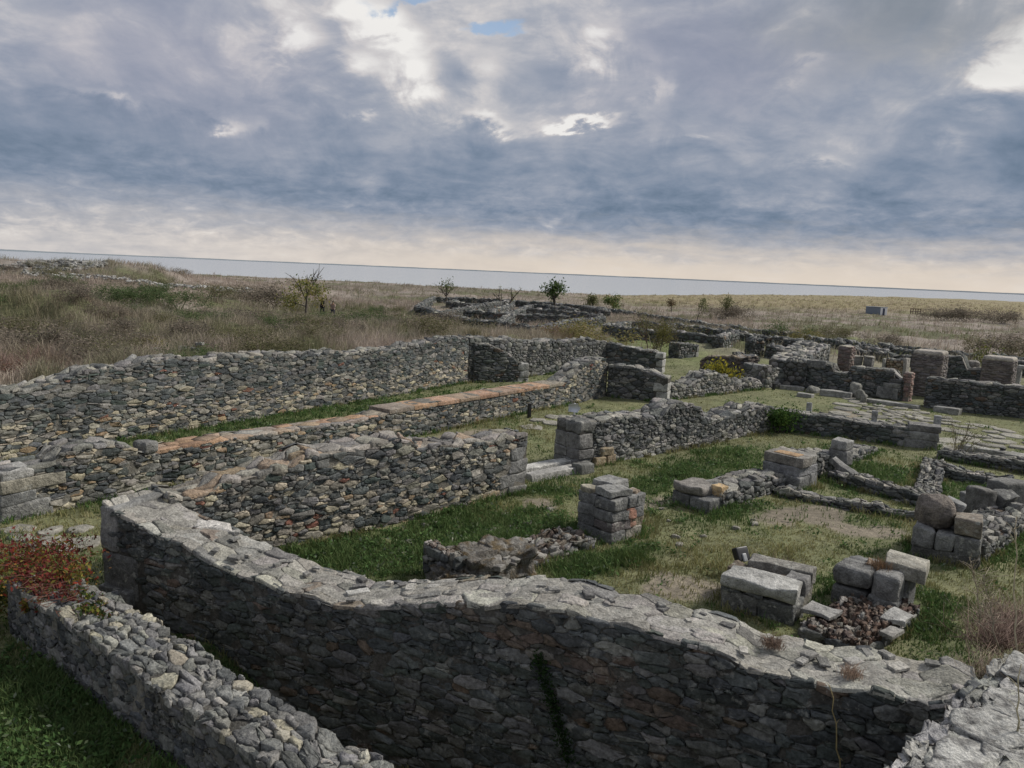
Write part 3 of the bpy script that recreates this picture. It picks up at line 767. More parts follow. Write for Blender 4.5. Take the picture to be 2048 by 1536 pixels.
# door sill
d1 = G(1050, 966); e = empty('door_sill', (1.1, 18.6, 0), 'pale stone door sill of two steps between the two jambs', 'doorstep')
dv = math.atan2(1.25, 1.45)
add_blocks(e, (1.1, 18.6, 0), [((1.12, 18.55, .06), (1.75, .34, .24), dv, (.36, .35, .33)), ((.90, 18.95, .10), (1.75, .36, .26), dv, (.46, .45, .42)), ((1.9, 19.0, .1), (.5, .34, .3), dv, (.15, .15, .14))], 'step')

# return wall at the far end of the green room
e, r = wall_thing('stone_wall', 'dark coursed wall with an ashlar right end behind the green corridor', (9.05, 25.75), (13.45, 23.62), .62, px_top([(1567, 822), (1621, 830), (1714, 845), (1758, 849), (1800, 853), (1878, 856)], (9.05, 25.75), (13.45, 23.62)),
                  base=-.3, p=P_DARK, rowh=.10, sw=.26, depth=(.015, .05), ptop=P_PALE, topsize=(.22, .3), skip=lambda u, v: u > 4.05)
t_, n_ = r[2], r[3]; yw = math.atan2(t_[1], t_[0]); A_ = r[0]; L_ = r[4]
add_blocks(e, (9.05, 25.75, 0), [(along(A_, t_, n_, L_ - .55, .31, .12), (1.1, .68, .30), yw, (.17, .168, .16)), (along(A_, t_, n_, L_ - .62, .31, .40), (1.3, .66, .26), yw, (.21, .208, .20)), (along(A_, t_, n_, L_ - .4, .31, .64), (.9, .64, .20), yw, (.16, .155, .15))], 'corner_block')

# long middle wall with tile capping
MA, MBb = G(3, 1046), np.array([3.95, 31.66])
tp = px_top([(3, 946), (60, 936), (114, 922), (122, 905), (150, 898), (200, 890), (240, 889), (268, 893), (280, 910), (414, 886), (581, 862), (700, 845), (772, 830), (784, 819), (958, 790), (1128, 765), (1139, 756), (1163, 732), (1183, 724), (1207, 717), (1214, 726)], MA, MBb)
uA = tp[8][0]; uS = tp[12][0]; uB = tp[15][0]
e, r = wall_thing('stone_wall', 'long middle wall of mixed rubble capped with orange tiles in its straight stretch', MA, MBb, .78, tp, base=-.35, p=P_MIX, vlo=.62, p2=P_MIX, rowh=.082, sw=.22, depth=(.003, .028), gap=.007, mortar=(.17, .16, .138),
                  ptop=P_PALE, topsize=(.26, .32), topdepth=(.0, .06), skiptop=lambda u, v: uA + .1 < u < uB, ragged=.022, skip=lambda u, v: u < .85 and v < .95 and False)
t_, n_ = r[2], r[3]; yw = math.atan2(t_[1], t_[0]); ml = (MA[0], MA[1], 0)
cb = MB(); tpu = [q[0] for q in tp]; tpz = [q[1] for q in tp]
def slab_strip(u0, u1):
    cl = cells(u0, u1, .0, .74, .38, .46, None, jit=.08, vary=.3, small=.1)
    emit(cb, cl, lambda u, v, d: np.stack([MA[0] + t_[0] * u + n_[0] * v, MA[1] + t_[1] * u + n_[1] * v, np.interp(np.clip(u, u0 + .04, u1 - .04), tpu, tpz) - .02 + d], -1), (.042, .05), colfn(P_TERRA), gap=.002, tilt=.004, rough=.003, sink=.03, shrink=.96, bulge=.0)
slab_strip(uA + .1, uS + .10); uT = uS + .10; ns = 9
z0_, z1_ = float(np.interp(uT + .15, tpu, tpz)), float(np.interp(uB - .1, tpu, tpz)); sl_ = math.atan2(z1_ - z0_, uB - uT)
for i in range(ns):
    L_ = (uB - uT) / ns; uc_ = uT + (i + .5) * L_; zc_ = z0_ + (z1_ - z0_) * (i + .5) / ns
    block_mesh(cb, along(MA, t_, n_, uc_, .39 + random.uniform(-.012, .012), zc_ - .055), (L_ - .012, .86, .13), yw, colfn(P_TERRA, jitter=.10)(0, 0), r=.018, wob=.012, tilty=-sl_)
cb.build('tile_capping', CAP, e, ml)
add_blocks(e, ml, [(along(MA, t_, n_, .42, .36, .10), (.9, .84, .44), yw, (.20, .20, .192)), (along(MA, t_, n_, .30, .36, .42), (.62, .82, .22), yw, (.165, .168, .165)), (along(MA, t_, n_, .55, .36, .66), (1.14, .84, .24), yw, (.23, .215, .175)),
                   (along(MA, t_, n_, .3, .30, .86), (.6, .7, .2), yw, (.30, .295, .28), dict(wob=.04, r=.06)), (along(MA, t_, n_, 2.86, .2, tp[7][1] - .10), (.34, .5, .26), yw, (.185, .183, .175), dict(wob=.04, r=.07))], 'corner_block')

# cross wall with white quoin closing the middle range
def quoined(label, A, B, th, tops, zs, ln=.62, col=(.36, .355, .335), **kw):
    A = np.array(A, float); B = np.array(B, float)
    e, r = wall_thing('stone_wall', label, A, B, th, px_top(tops, A, B), base=-.3, skip=lambda u, v: u > np.linalg.norm(B - A) - ln * .9, **kw)
    t_, n_ = r[2], r[3]; yw = math.atan2(t_[1], t_[0])
    its = []
    for i, (z, h) in enumerate(zs):
        l2 = ln * (1.0 if i % 2 == 0 else .8)
        its.append((along(A, t_, n_, r[4] - l2 / 2 + .02, th / 2, z), (l2, th + .03, h), yw, jc(col)))
    add_blocks(e, (A[0], A[1], 0), its, 'corner_block')
    return e, r
quoined('dark cross wall sloping down to whitish corner blocks at the end of the tiled wall', (3.98, 31.5), (6.28, 30.6), .72, [(1216, 727), (1260, 737), (1316, 748), (1344, 764)], [(-.02, .34), (.30, .30), (.62, .34)], rowh=.12, sw=.26, p=P_GREY, mortar=MORTAR_D, ptop=P_PALE)
quoined('dark sloping cross wall abutting the inside of the long back wall', (-1.75, 33.9), (.72, 34.95), .70, [(940, 682), (985, 690), (1003, 700), (1030, 718), (1053, 735)], [(.05, .32), (.36, .30), (.68, .34)], ln=.55, rowh=.10, sw=.30, p=P_DARK, ptop=P_PALE)
quoined('dark wall with a pale right end leading away from the far corner of the back wall', (5.05, 41.7), (7.93, 40.45), .72, [(1217, 686), (1275, 698), (1330, 709), (1337, 713)], [(.1, .4), (.5, .4), (.9, .3)], ln=.42, rowh=.13, sw=.28, p=P_DARK, ptop=P_PALE)

# long back wall on the left
P_BACK = pal((22, (.078, .088, .089)), (24, (.105, .115, .116)), (10, (.080, .096, .090)), (26, (.16, .159, .15)), (10, (.23, .222, .20)), (4, (.30, .27, .21)), (1, (.19, .10, .075)))
LA, LB = G(-60, 935), G(935, 766)
tp = px_top([(-60, 790), (0, 784), (44, 783), (103, 764), (185, 740), (308, 723), (410, 717), (496, 710), (615, 708), (700, 706), (718, 706), (794, 698), (855, 684), (917, 676), (937, 677)], LA, LB)
wall_thing('stone_wall', 'tall back wall of dark stones speckled with cream ones along the left field', LA, LB, .72, tp, base=-.3, p=P_BACK, vlo=.95, p2=pal(*[(a, tuple(c)) for a, c in zip(P_MIX[0] * np.array([.8, .8, .8, .9, 1.2, 1.8, 1.8, 1.5]), P_MIX[1])]), rowh=.082, sw=.23,
           depth=(.003, .026), gap=.007, mortar=(.15, .142, .125), ptop=P_PALE, topsize=(.24, .30), topdepth=(.01, .07), ragged=.05, farface=False)
LA2, LB2 = LB + (LB - LA) / np.linalg.norm(LB - LA) * .02, np.array([5.1, 41.75])
wall_thing('stone_wall', 'greyer far stretch of the back wall between the two dark cross walls', LA2, LB2, .72, px_top([(938, 677), (958, 675), (1020, 680), (1128, 682), (1180, 678), (1216, 686)], LA2, LB2), base=-.3, p=P_GREY, rowh=.14, sw=.24, ptop=P_PALE, topsize=(.26, .32), ragged=.05, farface=False)

# ---- piers and low walls of the colonnade
def pier(label, c, yaw, items, group=None, name='stone_pier'):
    """items: (lx, ly, z, sx, sy, sz, colour[, kw]) in the pier's own axes"""
    loc = (c[0], c[1], 0.0); e = empty(name, loc, label, 'pier', group)
    ex = np.array([math.cos(yaw), math.sin(yaw)]); ey = np.array([-ex[1], ex[0]])
    its = []
    for it in items:
        p = np.array(c) + ex * it[0] + ey * it[1]; kw = dict(it[7]) if len(it) > 7 else {}
        its.append(((p[0], p[1], it[2]), (it[3], it[4], it[5]), yaw + kw.pop('dy', 0), it[6], kw))
    add_blocks(e, loc, its)
    R_ = max(max(abs(i[0]) + i[3] / 2 for i in items), max(abs(i[1]) + i[4] / 2 for i in items))
    FOOT.append((c[0] - ex[0] * R_ - ey[0] * R_, c[1] - ex[1] * R_ - ey[1] * R_, ex[0], ex[1], ey[0], ey[1], 2 * R_, 2 * R_, -.02))
    return e
g1, g2, g3 = (.155, .155, .152), (.20, .20, .196), (.24, .238, .228)
pier('tall square pier of stacked grey blocks with one reddish stone standing in the court', (2.03, 14.47), .74, [
    (-.24, 0, .08, .44, .86, .26, g1), (.22, -.2, .08, .46, .48, .26, (.22, .205, .175)), (.24, .26, .08, .42, .40, .26, (.25, .225, .18)),
    (-.18, -.22, .30, .56, .44, .20, (.13, .115, .112)), (-.2, .24, .30, .50, .44, .20, g1), (.16, -.36, .30, .20, .16, .20, (.34, .20, .15)), (.30, -.12, .30, .36, .66, .20, (.235, .20, .15)), (.3, .33, .3, .34, .26, .2, g2),
    (-.22, -.2, .51, .50, .48, .21, g1), (-.25, .26, .51, .44, .40, .21, g2), (.10, -.34, .51, .28, .22, .21, (.36, .195, .145)), (.33, -.06, .51, .27, .78, .21, g2), (.1, .25, .51, .3, .4, .21, g1),
    (-.24, -.23, .73, .44, .46, .22, (.135, .135, .132)), (-.22, .25, .73, .46, .44, .22, g1), (.12, -.24, .73, .30, .46, .22, g2), (.36, -.22, .73, .24, .48, .22, g3), (.24, .25, .73, .46, .44, .22, g2),
    (-.12, -.16, .91, .56, .46, .14, g3, dict(wob=.03, dy=-.15)), (.20, .22, .93, .56, .48, .20, g3, dict(wob=.035, dy=.1)), (-.32, .28, .89, .24, .26, .12, (.26, .24, .19), dict(wob=.03)), (.34, -.28, .87, .16, .2, .08, (.3, .24, .18))])
pier('low two course pier with an orange block facing the grass', (4.42, 16.75), .74, [
    (-.02, -.24, .10, 1.0, .50, .34, g1), (0, .26, .10, .98, .50, .34, (.12, .12, .118)), (-.14, .12, .37, .74, .76, .20, (.21, .195, .178), dict(wob=.05, r=.07)), (.08, -.36, .38, .30, .26, .24, (.40, .29, .165), dict(wob=.02)), (.4, .1, .36, .26, .6, .16, (.25, .225, .195), dict(wob=.04))])
pier('ashlar pier with an orange lichened top block halfway along the low wall', (7.05, 18.68), .74, [
    (.28, -.26, .16, .40, .48, .48, g2), (-.22, 0, .16, .56, 1.0, .44, g1), (.25, .26, .16, .46, .46, .44, g1), (0, -.22, .48, .96, .52, .22, (.20, .20, .205)), (0, .28, .48, .96, .46, .22, g2),
    (-.20, -.02, .72, .52, 1.02, .24, (.20, .185, .165), dict(wob=.02)), (.26, -.2, .72, .38, .5, .22, (.24, .23, .21), dict(wob=.03)), (.24, .28, .72, .42, .44, .23, (.27, .25, .22), dict(wob=.03)), (-.2, -.02, .845, .34, .62, .02, (.42, .28, .16), dict(wob=.006, r=.008))])
pier('thick low pier of pitted blocks topped by a long pale slab behind the front wall', (4.12, 11.42), -.57, [
    (-.27, -.30, .14, .56, .50, .34, (.145, .143, .132)), (.28, -.30, .14, .56, .52, .36, (.13, .132, .128)), (-.3, .28, .14, .54, .56, .34, g1), (.30, .24, .16, .56, .60, .38, (.165, .155, .13)),
    (-.40, -.34, .34, .30, .44, .08, (.10, .105, .105)), (-.05, -.34, .35, .26, .46, .08, (.11, .112, .112)), (.0, -.36, .47, 1.12, .50, .20, (.36, .355, .335), dict(wob=.04)), (.44, .06, .43, .30, .34, .26, (.19, .185, .18), dict(wob=.04)),
    (-.35, .12, .40, .5, .4, .14, (.16, .13, .10), dict(wob=.05)), (.12, .40, .46, .98, .36, .26, (.21, .20, .18), dict(wob=.04, dy=.06)), (.0, .05, .42, .6, .3, .12, (.15, .125, .10), dict(wob=.05))])
pier('pier of rounded grey blocks with a tilted pale slab at its back right', (5.98, 11.72), -.72, [
    (-.26, -.26, .10, .52, .44, .34, (.13, .13, .128)), (.22, -.28, .10, .46, .44, .34, (.14, .14, .136)), (0, .2, .10, .96, .54, .34, g1), (-.26, -.22, .44, .56, .50, .34, (.19, .188, .18), dict(r=.10, wob=.03)), (-.28, .25, .42, .48, .44, .3, g1, dict(r=.09)),
    (.24, -.24, .40, .38, .46, .46, (.185, .183, .176), dict(r=.09, wob=.03)), (.24, .22, .36, .44, .5, .34, g1), (.34, .24, .62, .62, .62, .22, (.29, .275, .235), dict(wob=.03, dy=.2, tilty=.06)), (-.02, 0, .56, .30, .40, .10, (.20, .15, .11), dict(wob=.05))])
pier('pier of three pale upright stones with a squared block beside the big round boulder', (8.40, 14.05), -.55, [
    (0, 0, .06, 1.12, 1.0, .30, (.10, .098, .09), dict(wob=.05)), (-.38, -.22, .38, .34, .50, .38, (.24, .238, .232), dict(r=.07)), (-.02, -.24, .36, .34, .48, .36, (.185, .185, .18), dict(r=.06)), (.34, -.22, .36, .44, .50, .38, (.165, .165, .16)), (0, .26, .36, 1.06, .5, .36, g1),
    (.06, .20, .92, .34, .26, .24, (.24, .24, .235), dict(wob=.03, tilty=.3)), (.32, -.18, .72, .46, .54, .32, (.20, .175, .145), dict(wob=.02)), (.3, .24, .66, .4, .4, .2, g1)])
ex_ = np.array([math.cos(-.55), math.sin(-.55)]); bc = np.array((8.40, 14.05)) - ex_ * .24
mb = MB(); rock_mass(mb, (bc[0], bc[1], .82), (.66, .68, .66), .3, [(.185, .16, .14), (.23, .20, .175), (.13, .115, .105)], amp=.10, fr=2.2, seed=12, sq=.9)
tag(mb.build('boulder', PITTED), 'big round brownish boulder resting on the pale stones of the pier at the right', 'boulder')

RUB = dict(ptop=pal((3, (.16, .13, .105)), (3, (.24, .225, .205)), (2, (.30, .285, .26)), (2, (.10, .075, .06))), topsize=(.11, .17), topdepth=(.0, .07), toptilt=.25, rough=.010, topmortar=(.10, .075, .058))
A_, B_ = np.array([-.80, 11.35]), np.array([1.66, 13.62])
wall_thing('low_wall', 'low rubble stub with mossy lump leading up to the tall square pier', A_, B_, .74, px_top([(879, 1128), (920, 1110), (945, 1122), (992, 1120), (1012, 1124), (1031, 1122), (1074, 1122), (1106, 1103), (1164, 1080)], A_, B_), base=-.2, p=P_GREY, rowh=.14, sw=.26, mortar=MORTAR_D, **RUB)

e = empty('boulder', (-.55, 11.75, 0), 'lichened reddish brown rubble lump at the near end of the low stub wall', 'boulder')
for i, (x_, y_, z_, sx, sy, sz, yw_) in enumerate([(-.45, 11.85, .18, 1.0, .85, .72, .7), (.05, 12.2, .2, .8, .7, .62, .4), (-.78, 11.45, .1, .7, .6, .5, .2), (-.15, 11.7, .1, .5, .4, .5, 1.0)]):
    mb = MB(); rock_mass(mb, (x_, y_, z_), (sx, sy, sz), yw_, [(.095, .085, .072), (.20, .19, .172), (.14, .105, .06)], amp=.26, fr=2.8, seed=i + 31, nu=56, nv=30); mb.build('stone_lump', PITTED, e, (-.55, 11.75, 0))
mb = MB()
for k in range(34):
    x_, y_ = -.35 + max(-.5, min(.5, random.gauss(0, .3))), 11.9 + max(-.4, min(.4, random.gauss(0, .25))); z_ = .46 - .32 * ((x_ + .35) ** 2 + (y_ - 11.9) ** 2); s_ = random.uniform(.07, .2)
    block_mesh(mb, (x_, y_, max(z_, .1)), (s_ * 1.3, s_, s_ * .6), random.uniform(0, 3), jc(random.choice([(.20, .19, .175), (.27, .26, .24), (.13, .12, .11)])), wob=.03, r=s_ * .14)
mb.build('loose_stones', STONE, e, (-.55, 11.75, 0))
A_, B_ = np.array([4.75, 16.35]), np.array([6.72, 18.15])
wall_thing('low_wall', 'low flat topped wall joining the orange block pier to the ashlar pier', A_, B_, .72, [(0, .40), (1.2, .44), (2.8, .42)], base=-.2, p=P_GREY, rowh=.12, sw=.22, ptop=P_PALE, topsize=(.20, .34), topdepth=(.0, .04), toptilt=.12)
A_, B_ = np.array([7.45, 18.8]), np.array([11.25, 22.95])
e, r = wall_thing('low_wall', 'grassy topped wall running from the ashlar pier back to the dark return wall', A_, B_, .74, px_top([(1594, 926), (1640, 912), (1669, 904), (1693, 918), (1725, 905), (1758, 893)], A_, B_), base=-.2, p=P_GREY, rowh=.125, sw=.21, ptop=P_PALE, topsize=(.22, .3))
bq = G(1681, 893, .75)
e = empty('squared_block', (bq[0], bq[1], .4), 'single squared pale block set on top of the grassy wall behind the ashlar pier', 'stone block')
add_blocks(e, (bq[0], bq[1], .4), [((bq[0] + .1, bq[1] + .15, .78), (.46, .44, .26), .75, (.29, .285, .27)), ((bq[0] + .1, bq[1] + .15, .45), (.42, .5, .42), .75, (.19, .187, .18))])
A_, B_ = np.array([8.95, 13.75]), np.array([11.7, 16.35])
wall_thing('low_wall', 'ragged low wall climbing right from the boulder pier', A_, B_, .8, [(0, .38), (1.5, .34), (3.8, .36)], base=-.2, p=P_GREY, rowh=.12, sw=.24, **{**RUB, 'ptop': P_PALE, 'topsize': (.16, .26)})
pier('cluster of tumbled dark blocks above the ragged low wall at the right edge', (10.95, 16.55), .3, [
    (-.55, .0, .42, .46, .46, .62, (.15, .145, .135), dict(r=.07, wob=.03)), (-.05, -.12, .46, .5, .40, .40, (.135, .135, .13), dict(tiltx=.4, wob=.05)), (.45, .2, .50, .8, .5, .60, (.15, .148, .14), dict(wob=.05)), (.1, -.3, .3, .44, .4, .3, (.20, .195, .185), dict(wob=.06, tilty=.3)), (-.3, .35, .25, .5, .4, .5, g1)], name='fallen_blocks')
A_, B_ = G(1688, 1296, .12), G(1800, 1246, .0)
wall_thing('low_wall', 'low footing strewn with red brick rubble between the front wall and the rounded block pier', (4.86, 9.75), (6.35, 11.1), .85, [(0, .16), (1, .2), (2.1, .24)], base=-.3, p=P_GREY, rowh=.14, sw=.24,
           **{**RUB, 'ptop': pal((4, (.115, .078, .062)), (3, (.09, .07, .06)), (2, (.26, .245, .225)), (1.5, (.19, .15, .125))), 'topsize': (.085, .14)})
e = empty('flagstone', (5.1, 10.6, .1), 'two pale flat slabs lying on the brick strewn footing', 'slab')
add_blocks(e, (5.1, 10.6, .1), [((5.75, 10.55, .27), (.42, .30, .06), .75, (.30, .295, .28)), ((4.72, 10.75, .22), (.40, .46, .06), .75, (.26, .255, .245)), ((5.45, 10.1, .24), (.36, .2, .06), .7, (.27, .26, .24))], 'slab_piece')

KERB = dict(ptop=P_PALE, topsize=(.14, .24), topdepth=(.0, .05), toptilt=.10, rough=.010, farface=False)
def low(label, a, b, th, h, p=P_GREY, nm='low_wall', rowh=.075, sw=.26, **kw):
    A_, B_ = np.array(a, float), np.array(b, float)
    L = np.linalg.norm(B_ - A_)
    return wall_thing(nm, label, A_, B_, th, [(0, h)] + [(L * k / 5, h * random.uniform(.75, 1.25)) for k in range(1, 5)] + [(L, h * .9)], base=-.15, p=p, rowh=rowh, sw=sw, mortar=MORTAR_D, **{**KERB, **kw})
low('thin slate edging in front of the weedy cell running from the ashlar pier to the boulder pier', G(1548, 992), G(1832, 1045), .34, .20)
low('rough slate footing across the weedy cell with a leaning slab at its left end', G(1655, 962), G(1858, 1020), .42, .26, topdepth=(.0, .06), toptilt=.12, topsize=(.12, .2))
low('short line of stacked slates dividing the two weedy cells', G(1872, 1012), G(1885, 938), .50, .24, topdepth=(.0, .06), toptilt=.12, topsize=(.12, .2))
low('dry stacked slate footing closing the right hand weedy cell', G(1862, 952), G(2012, 982), .50, .30, topdepth=(.0, .06), toptilt=.12, topsize=(.12, .2), rowh=.06)
low('long low kerb wall edging the street right of the ashlar return wall', G(1876, 918), G(2140, 966), .62, .28, ptop=P_PALE, topdepth=(.0, .05))
ka, kb = G(1922, 902), G(2150, 950); kn = 7; e = empty('stone_kerb', (ka[0], ka[1], 0), 'stone street kerb with dark face below the bright paving', 'kerb')
for i in range(kn):
    p_ = ka + (kb - ka) * (i + .5) / kn; L_ = np.linalg.norm(kb - ka) / kn
    add_blocks(e, (ka[0], ka[1], 0), [((p_[0], p_[1], .09 + random.uniform(-.02, .02)), (L_ - .03, .52, .34), math.atan2(kb[1] - ka[1], kb[0] - ka[0]) + random.uniform(-.03, .03), jc((.25, .245, .225)), dict(wob=.035))], 'kerb_stone')
kd = (kb - ka) / np.linalg.norm(kb - ka); FOOT.append((ka[0], ka[1] - .25, kd[0], kd[1], -kd[1], kd[0], float(np.linalg.norm(kb - ka)), .5, .02))
lb = G(1690, 962); e = empty('leaning_slab', (lb[0], lb[1], .2), 'long grey slab leaning in the weedy cell against the grassy wall', 'slab')
add_blocks(e, (lb[0], lb[1], .2), [((lb[0], lb[1], .30), (.85, .3, .14), -.8, (.19, .187, .18), dict(tilty=.45))], 'slab_piece')

# ---- rubble wall and block end behind the middle range
A_, B_ = np.array([6.55, 31.2]), np.array([11.9, 36.0])
wall_thing('stone_wall', 'ragged rubble wall with a humped middle below the yellow bush', A_, B_, .8, px_top([(1346, 768), (1362, 774), (1385, 766), (1407, 750), (1432, 745), (1465, 754), (1473, 769), (1512, 758), (1524, 764)], A_, B_), base=-.3, p=P_PALE, rowh=.115, sw=.19, ptop=P_PALE, topsize=(.24, .28), topdepth=(.0, .09), ragged=.06)
A_, B_ = np.array([12.0, 36.1]), np.array([13.5, 37.4])
wall_thing('stone_wall', 'short squarish rubble stub left of the bath building front', A_, B_, 1.2, px_top([(1510, 737), (1530, 733), (1566, 738)], A_, B_), base=-.3, p=P_PALE, rowh=.18, sw=.26, ptop=pal((2, (.27, .245, .2)), (2, (.24, .235, .22))), topsize=(.3, .34))

# ---- the bath building on the right: front wall, piers, slabs
A_, B_ = np.array([13.5, 37.65]), np.array([17.42, 33.95])
L_ = np.linalg.norm(B_ - A_)
e, r = wall_thing('stone_wall', 'long dark front wall of the bath building with a notch and stepped top', A_, B_, .8, [(0, 1.36), (2.2, 1.34), (2.27, .93), (3.02, .96), (3.1, 1.30), (4.95, 1.31), (5.03, .98), (L_, .96)], base=-.3, p=P_DARK, rowh=.095, sw=.27, ptop=P_PALE, topsize=(.3, .36), ragged=.02, mat=STONE)
t_, n_ = r[2], r[3]; yw = math.atan2(t_[1], t_[0]); al_ = (A_[0], A_[1], 0)
add_blocks(e, al_, [(along(A_, t_, n_, .95, .0, 1.22), (2.0, .2, .32), yw, (.17, .17, .165)), (along(A_, t_, n_, L_ - .55, -.01, .30), (.9, .16, .5), yw, (.20, .198, .19)), (along(A_, t_, n_, L_ - .4, -.01, .66), (.7, .16, .2), yw, (.21, .207, .195))], 'facing_block')
e = wall_thing('stone_wall', 'broad rubble topped wall running back behind the left end of the bath front', G(1612, 724, 1.3), G(1660, 694, 1.45), 1.7, [(0, 1.34), (6, 1.6), (20, 1.5)], base=-.3, p=P_GREY, rowh=.2, sw=.3, ptop=P_PALE, topsize=(.3, .36), topdepth=(.0, .12), mat=STONE_FAR, capmat=STONE_FAR, detail=0)

def brick_pier(label, A, B, th, z, cap=(.40, .365, .32), base=-.2, group=None, p=P_BRICK, dome=.0):
    A = np.array(A, float); B = np.array(B, float); L = np.linalg.norm(B - A); loc = (A[0], A[1], 0)
    e = empty('brick_pier', loc, label, 'pier', group)
    wall(A, B, th, [(0, z), (L, z)], base=base, p=p, rowh=.085, sw=.34, depth=(.008, .022), gap=.007, mortar=(.17, .145, .13), ptop=pal((1, cap)), topsize=(th, L), topdepth=(.01, .02), toptilt=.01, parent=e, loc=loc, mat=BRICKM, detail=0, ragged=.006, capname='brick_top')
    if dome:
        mb = MB(); t = (B - A) / L; n = np.array([-t[1], t[0]]); c = (A + B) / 2 + n * th / 2
        block_mesh(mb, (c[0], c[1], z + dome * .3), (L * 1.0, th * 1.0, dome), math.atan2(t[1], t[0]), cap, r=dome * .48, wob=.01); mb.build('mortar_cap', CAP, e, loc)
    return e
d = np.array([.727, -.687])
c = G(1670, 766); brick_pier('slim brick pier with pink mortar side at the corner of the rubble topped wall', c + d * -.0, c + d * .62, .62, UZ(1657, 689, c, c + d)[1])
c = G(1815, 790); brick_pier('large grey brick pier with pale rounded cap behind the left passage', c, c + d * 1.30, 1.0, UZ(1818, 706, c, c + d)[1], dome=.24, p=pal((3, (.145, .132, .127)), (3, (.165, .147, .140)), (2, (.13, .12, .117))))
c = G(1955, 792); brick_pier('large grey brick pier with pale rounded cap standing at the right edge', c, c + d * 1.28, 1.0, UZ(1960, 718, c, c + d)[1], dome=.24, p=pal((3, (.155, .138, .132)), (3, (.175, .152, .145)), (2, (.14, .127, .122))))
c = G(1798, 801); brick_pier('narrow pink plastered brick jamb at the right end of the bath front', c + d * .05, c + d * .38, .5, UZ(1806, 744, c, c + d)[1], cap=(.34, .30, .27), p=pal((3, (.27, .185, .16)), (2, (.235, .165, .145))))
ups = [(1690, 758, .50, 1.05, (.20, .195, .185)), (1713, 760, .50, 1.05, (.20, .193, .18)), (1737, 762, .42, 1.05, (.17, .165, .158))]
for i, (px, py, wd, h_, cc) in enumerate(ups):
    c = G(px, py); lab = ['leftmost of the three upright slabs behind the notch of the bath front', 'middle one of the three upright slabs behind the bath front', 'rightmost of the three upright slabs behind the bath front'][i]
    e = empty('upright_slab', (c[0], c[1], 0), lab, 'slab', 'upright slabs behind the bath front')
    zt = UZ(px, 712 + i * 1.5, c, c + d)[1]
    add_blocks(e, (c[0], c[1], 0), [((c[0], c[1] + .2, zt / 2 - .05), (wd, .42, zt + .1), -.75, cc), ((c[0], c[1] + .2, zt + .03), (wd + .06, .46, .06), -.75, (.33, .31, .27))], 'slab_piece')
c = G(1768, 764); e, r = wall_thing('stone_wall', 'small cream coloured rubble panel framed by pale slabs behind the bath front', c, c + d * .95, .5, [(0, UZ(1768, 716, c, c + d)[1] - .05), (1, UZ(1768, 716, c, c + d)[1] - .05)], base=-.2, p=pal((3, (.34, .27, .19)), (2, (.28, .20, .14)), (2, (.37, .32, .24))), rowh=.11, sw=.16, ptop=P_GREY, detail=0)
add_blocks(e, (c[0], c[1], 0), [((c[0] + d[0] * -.06, c[1] + d[1] * -.06, .6), (.14, .5, 1.3), -.75, (.32, .31, .28)), ((c[0] + d[0] * 1.0, c[1] + d[1] * 1.0, .7), (.18, .5, 1.4), -.75, (.34, .32, .29))], 'slab_piece')
A_, B_ = np.array([17.75, 32.52]), np.array([25.6, 27.5])
wall_thing('stone_wall', 'long dark wall with a level pale top running off the right edge of the street', A_, B_, .8, [(0, 1.25), (3, 1.24), (9, 1.22)], base=-.3, p=P_DARK, rowh=.095, sw=.26, ptop=P_PALE, topsize=(.3, .36))
A_, B_ = G(1868, 778), G(1962, 790)
wall_thing('stone_wall', 'dark ruined wall with a crumbled step between the two big brick piers', A_, B_, .8, px_top([(1869, 709), (1900, 711), (1924, 715), (1932, 738), (1962, 740)], A_, B_), base=-.3, p=P_DARK, rowh=.11, sw=.24, ptop=P_PALE, topsize=(.3, .36), mat=STONE, ragged=.07)
c = G(2030, 792); e = empty('door_frame', (c[0], c[1], 0), 'pale upright stone door jamb with a cross lintel at the right edge', 'door frame')
zt = UZ(2035, 732, c, c + d)[1]
add_blocks(e, (c[0], c[1], 0), [((c[0], c[1], zt / 2), (.26, .3, zt), -.75, (.33, .33, .315)), ((c[0] + .6, c[1] - .5, zt - .05), (1.6, .3, .2), -.7, (.31, .31, .295)), ((c[0] + 1.2, c[1] - 1.1, zt / 2), (.26, .3, zt), -.75, (.31, .31, .295))], 'door_post')
c = G(1938, 742 + 40); e = empty('squared_block', (c[0], c[1], 0), 'rounded pinkish block perched on the crumbled wall left of the right brick pier', 'stone block')
zt = UZ(1938, 735, c, c + d)[1]
add_blocks(e, (c[0], c[1], 0), [((c[0], c[1], zt - .05 + .18), (.62, .5, .5), -.7, (.26, .24, .215), dict(r=.16, wob=.05))])

# kerbs and lumps at the foot of the bath front
for (a, b_, h_, lab) in [(G(1560, 776), G(1608, 781), .16, 'short stone bench at the left foot of the bath front'), (G(1595, 791), G(1626, 795), .14, 'small slab lying in the grass before the stone bench'),
                         (G(1640, 789), G(1704, 797), .26, 'dark ledge at the foot of the bath front left of the standing stones'), (G(1731, 803), G(1838, 818), .14, 'long pale kerb from the standing stones to the passage'),
                         (G(1869, 822), G(1920, 830), .24, 'thick slab on supports before the dark level wall')]:
    c = (a + b_) / 2; L_ = np.linalg.norm(b_ - a); yw = math.atan2(b_[1] - a[1], b_[0] - a[0])
    e = empty('stone_kerb', (c[0], c[1], 0), lab, 'kerb')
    k = max(1, int(L_ / 1.2)); its = []
    for i in range(k):
        p = a + (b_ - a) * (i + .5) / k
        its.append(((p[0], p[1], h_ / 2 - .03), (L_ / k - .02, .42, h_ + .06), yw, jc((.26, .255, .24)), dict(wob=.02)))
    add_blocks(e, (c[0], c[1], 0), its, 'kerb_stone')
